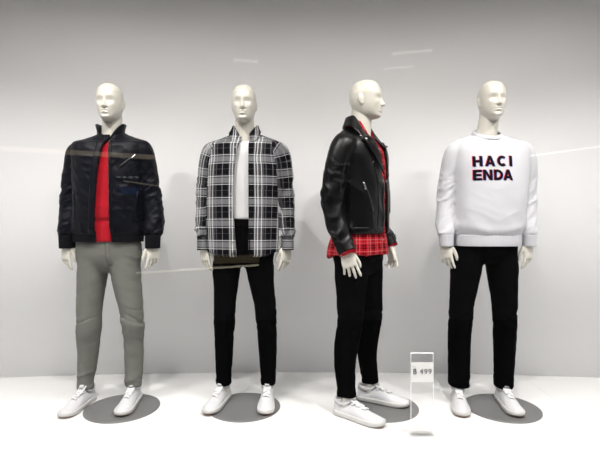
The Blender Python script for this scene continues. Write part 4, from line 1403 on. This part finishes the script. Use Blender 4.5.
# ------------------------------------------------------------------ lamps across the mall, seen only as reflections in the pane
def mall_lamp(p0, p1, th, z_back, col, s, label, name='wall_strip_lamp', cat='lamp', group='strip lamps across the mall', n=1):
    """p0, p1: where its reflection stands in the pane; it hangs z_back metres beyond the pane's mirror plane"""
    zv = z_back
    Pt = lambda p: Vector(((p[0] - 300) / F * zv, 2 * 1.346 - zv, CAMZ + (225 - p[1]) / F * zv))
    a, b = Pt(p0), Pt(p1)
    root = empty(name, (a + b) / 2)
    tag(root, label, cat, group)
    a, b = a - root.location, b - root.location
    d = (b - a).normalized(); h = th / F * zv / 2
    up = Vector((-d.z, 0, d.x))
    def bar(a, b, h, y0, y1):
        V = [tuple(p + up * u * h + Vector((0, y, 0))) for y in (y0, y1) for p in (a, b) for u in (-1, 1)]
        return V, [(0, 1, 3, 2), (4, 6, 7, 5), (0, 4, 5, 1), (2, 3, 7, 6), (0, 2, 6, 4), (1, 5, 7, 3)]
    glow = emit('lamp_glow_' + name, col, s)
    for i in range(n):
        t0, t1 = i / n, (i + (.62 if n > 1 else 1)) / n
        add('diffuser', bar(a + (b - a) * t0, a + (b - a) * t1, h, 0, .02), glow, root, smooth=False)
    add('housing', bar(a, b, h * 1.3, -.05, -.002), M['dark_metal'], root, smooth=False)
    return root

MALL = 2 * 1.346 - 6.69 - .05
tag(add('wall_front', box(-8, 8, MALL - .2, MALL, -.4, 3.85), mat('dark_mall_wall', (.03, .03, .032), .8, spec=.1), smooth=False), kind='structure')
mall_lamp((-25, 147), (158, 157.5), 4.5, 6.69, (1, .80, .55), .95, 'warm strip lamp across the mall, reflected as a tan band over the black jacket')
mall_lamp((124, 181), (158, 186), 1.3, 6.69, (1, .85, .6), .9, 'short strip lamp across the mall, reflected low on the chest of the black jacket')
mall_lamp((117, 177), (141, 177.5), 1.6, 6.69, (.85, .95, 1), 1.0, 'row of small cool lamps across the mall, reflected on the chest of the black jacket', n=4)
mall_lamp((120, 190.5), (139, 191.5), 7, 6.69, (.10, .28, .8), .35, 'dim blue screen across the mall, reflected on the black jacket pocket', name='wall_screen', cat='screen', group=None)
mall_lamp((137, 273), (259, 265), 2.0, 6.69, (1, .90, .68), 2.1, 'bright strip lamp across the mall, reflected as a line over the black trousers')
mall_lamp((212, 260), (259, 258.5), 7.5, 6.69, (.9, .72, .42), .38, 'dim brown lit fascia across the mall, reflected above the bright strip', name='wall_lightbox', cat='lightbox', group=None)
mall_lamp((530, 156), (640, 141), 1.8, 6.69, (1, .97, .9), 2.2, 'cool strip lamp across the mall, reflected on the wall right of the sweatshirt')
mall_lamp((234, 60), (258, 62), 2.4, 6.69, (1, .97, .92), 1.8, 'short ceiling strip across the mall, reflected above the plaid shirt')
mall_lamp((392, 54), (432, 50.5), 2.2, 6.69, (1, .97, .92), 1.8, 'long ceiling strip across the mall, reflected above the leather jacket')
mall_lamp((384, 69), (413, 66.5), 1.5, 6.69, (1, .97, .92), 1.6, 'thin ceiling strip across the mall, reflected just above the turned head')
mall_lamp((334, 164), (351, 164.2), 2.0, 6.69, (1, .95, .85), .35, 'row of tiny lamps across the mall, reflected on the upper leather sleeve', n=5)
mall_lamp((333, 181), (352, 181), 1.5, 6.69, (1, .95, .85), .35, 'row of tiny lamps across the mall, reflected on the middle of the leather sleeve', n=6)

# ------------------------------------------------------------------ world and camera
w = bpy.data.worlds.new('world'); bpy.context.scene.world = w; w.use_nodes = True
# added mall fill: bright overhead for the lower wall, dark where the pane mirrors
N = w.node_tree; bg = N.nodes['Background']
tc = N.nodes.new('ShaderNodeTexCoord'); sp = N.nodes.new('ShaderNodeSeparateXYZ'); cr = N.nodes.new('ShaderNodeValToRGB')
N.links.new(tc.outputs['Generated'], sp.inputs[0]); N.links.new(sp.outputs['Z'], cr.inputs[0])
cr.color_ramp.elements[0].position = .45; cr.color_ramp.elements[0].color = (.006, .006, .006, 1)
cr.color_ramp.elements[1].position = .55; cr.color_ramp.elements[1].color = (3.5, 3.42, 3.38, 1)
N.links.new(cr.outputs[0], bg.inputs[0]); bg.inputs[1].default_value = 1.0

cam = bpy.data.cameras.new('camera'); cam.sensor_fit = 'HORIZONTAL'; cam.sensor_width = 36; cam.lens = 36 * F / 600
cam.clip_start = .05
co = bpy.data.objects.new('camera', cam); C.objects.link(co)
co.location = (0, 0, CAMZ); co.rotation_euler = (R(90), 0, 0)
sc = bpy.context.scene
sc.camera = co
sc.view_settings.view_transform = 'Standard'; sc.view_settings.look = 'None'
sc.view_settings.exposure = 0.12; sc.view_settings.gamma = 1.0; sc.view_settings.use_curve_mapping = False
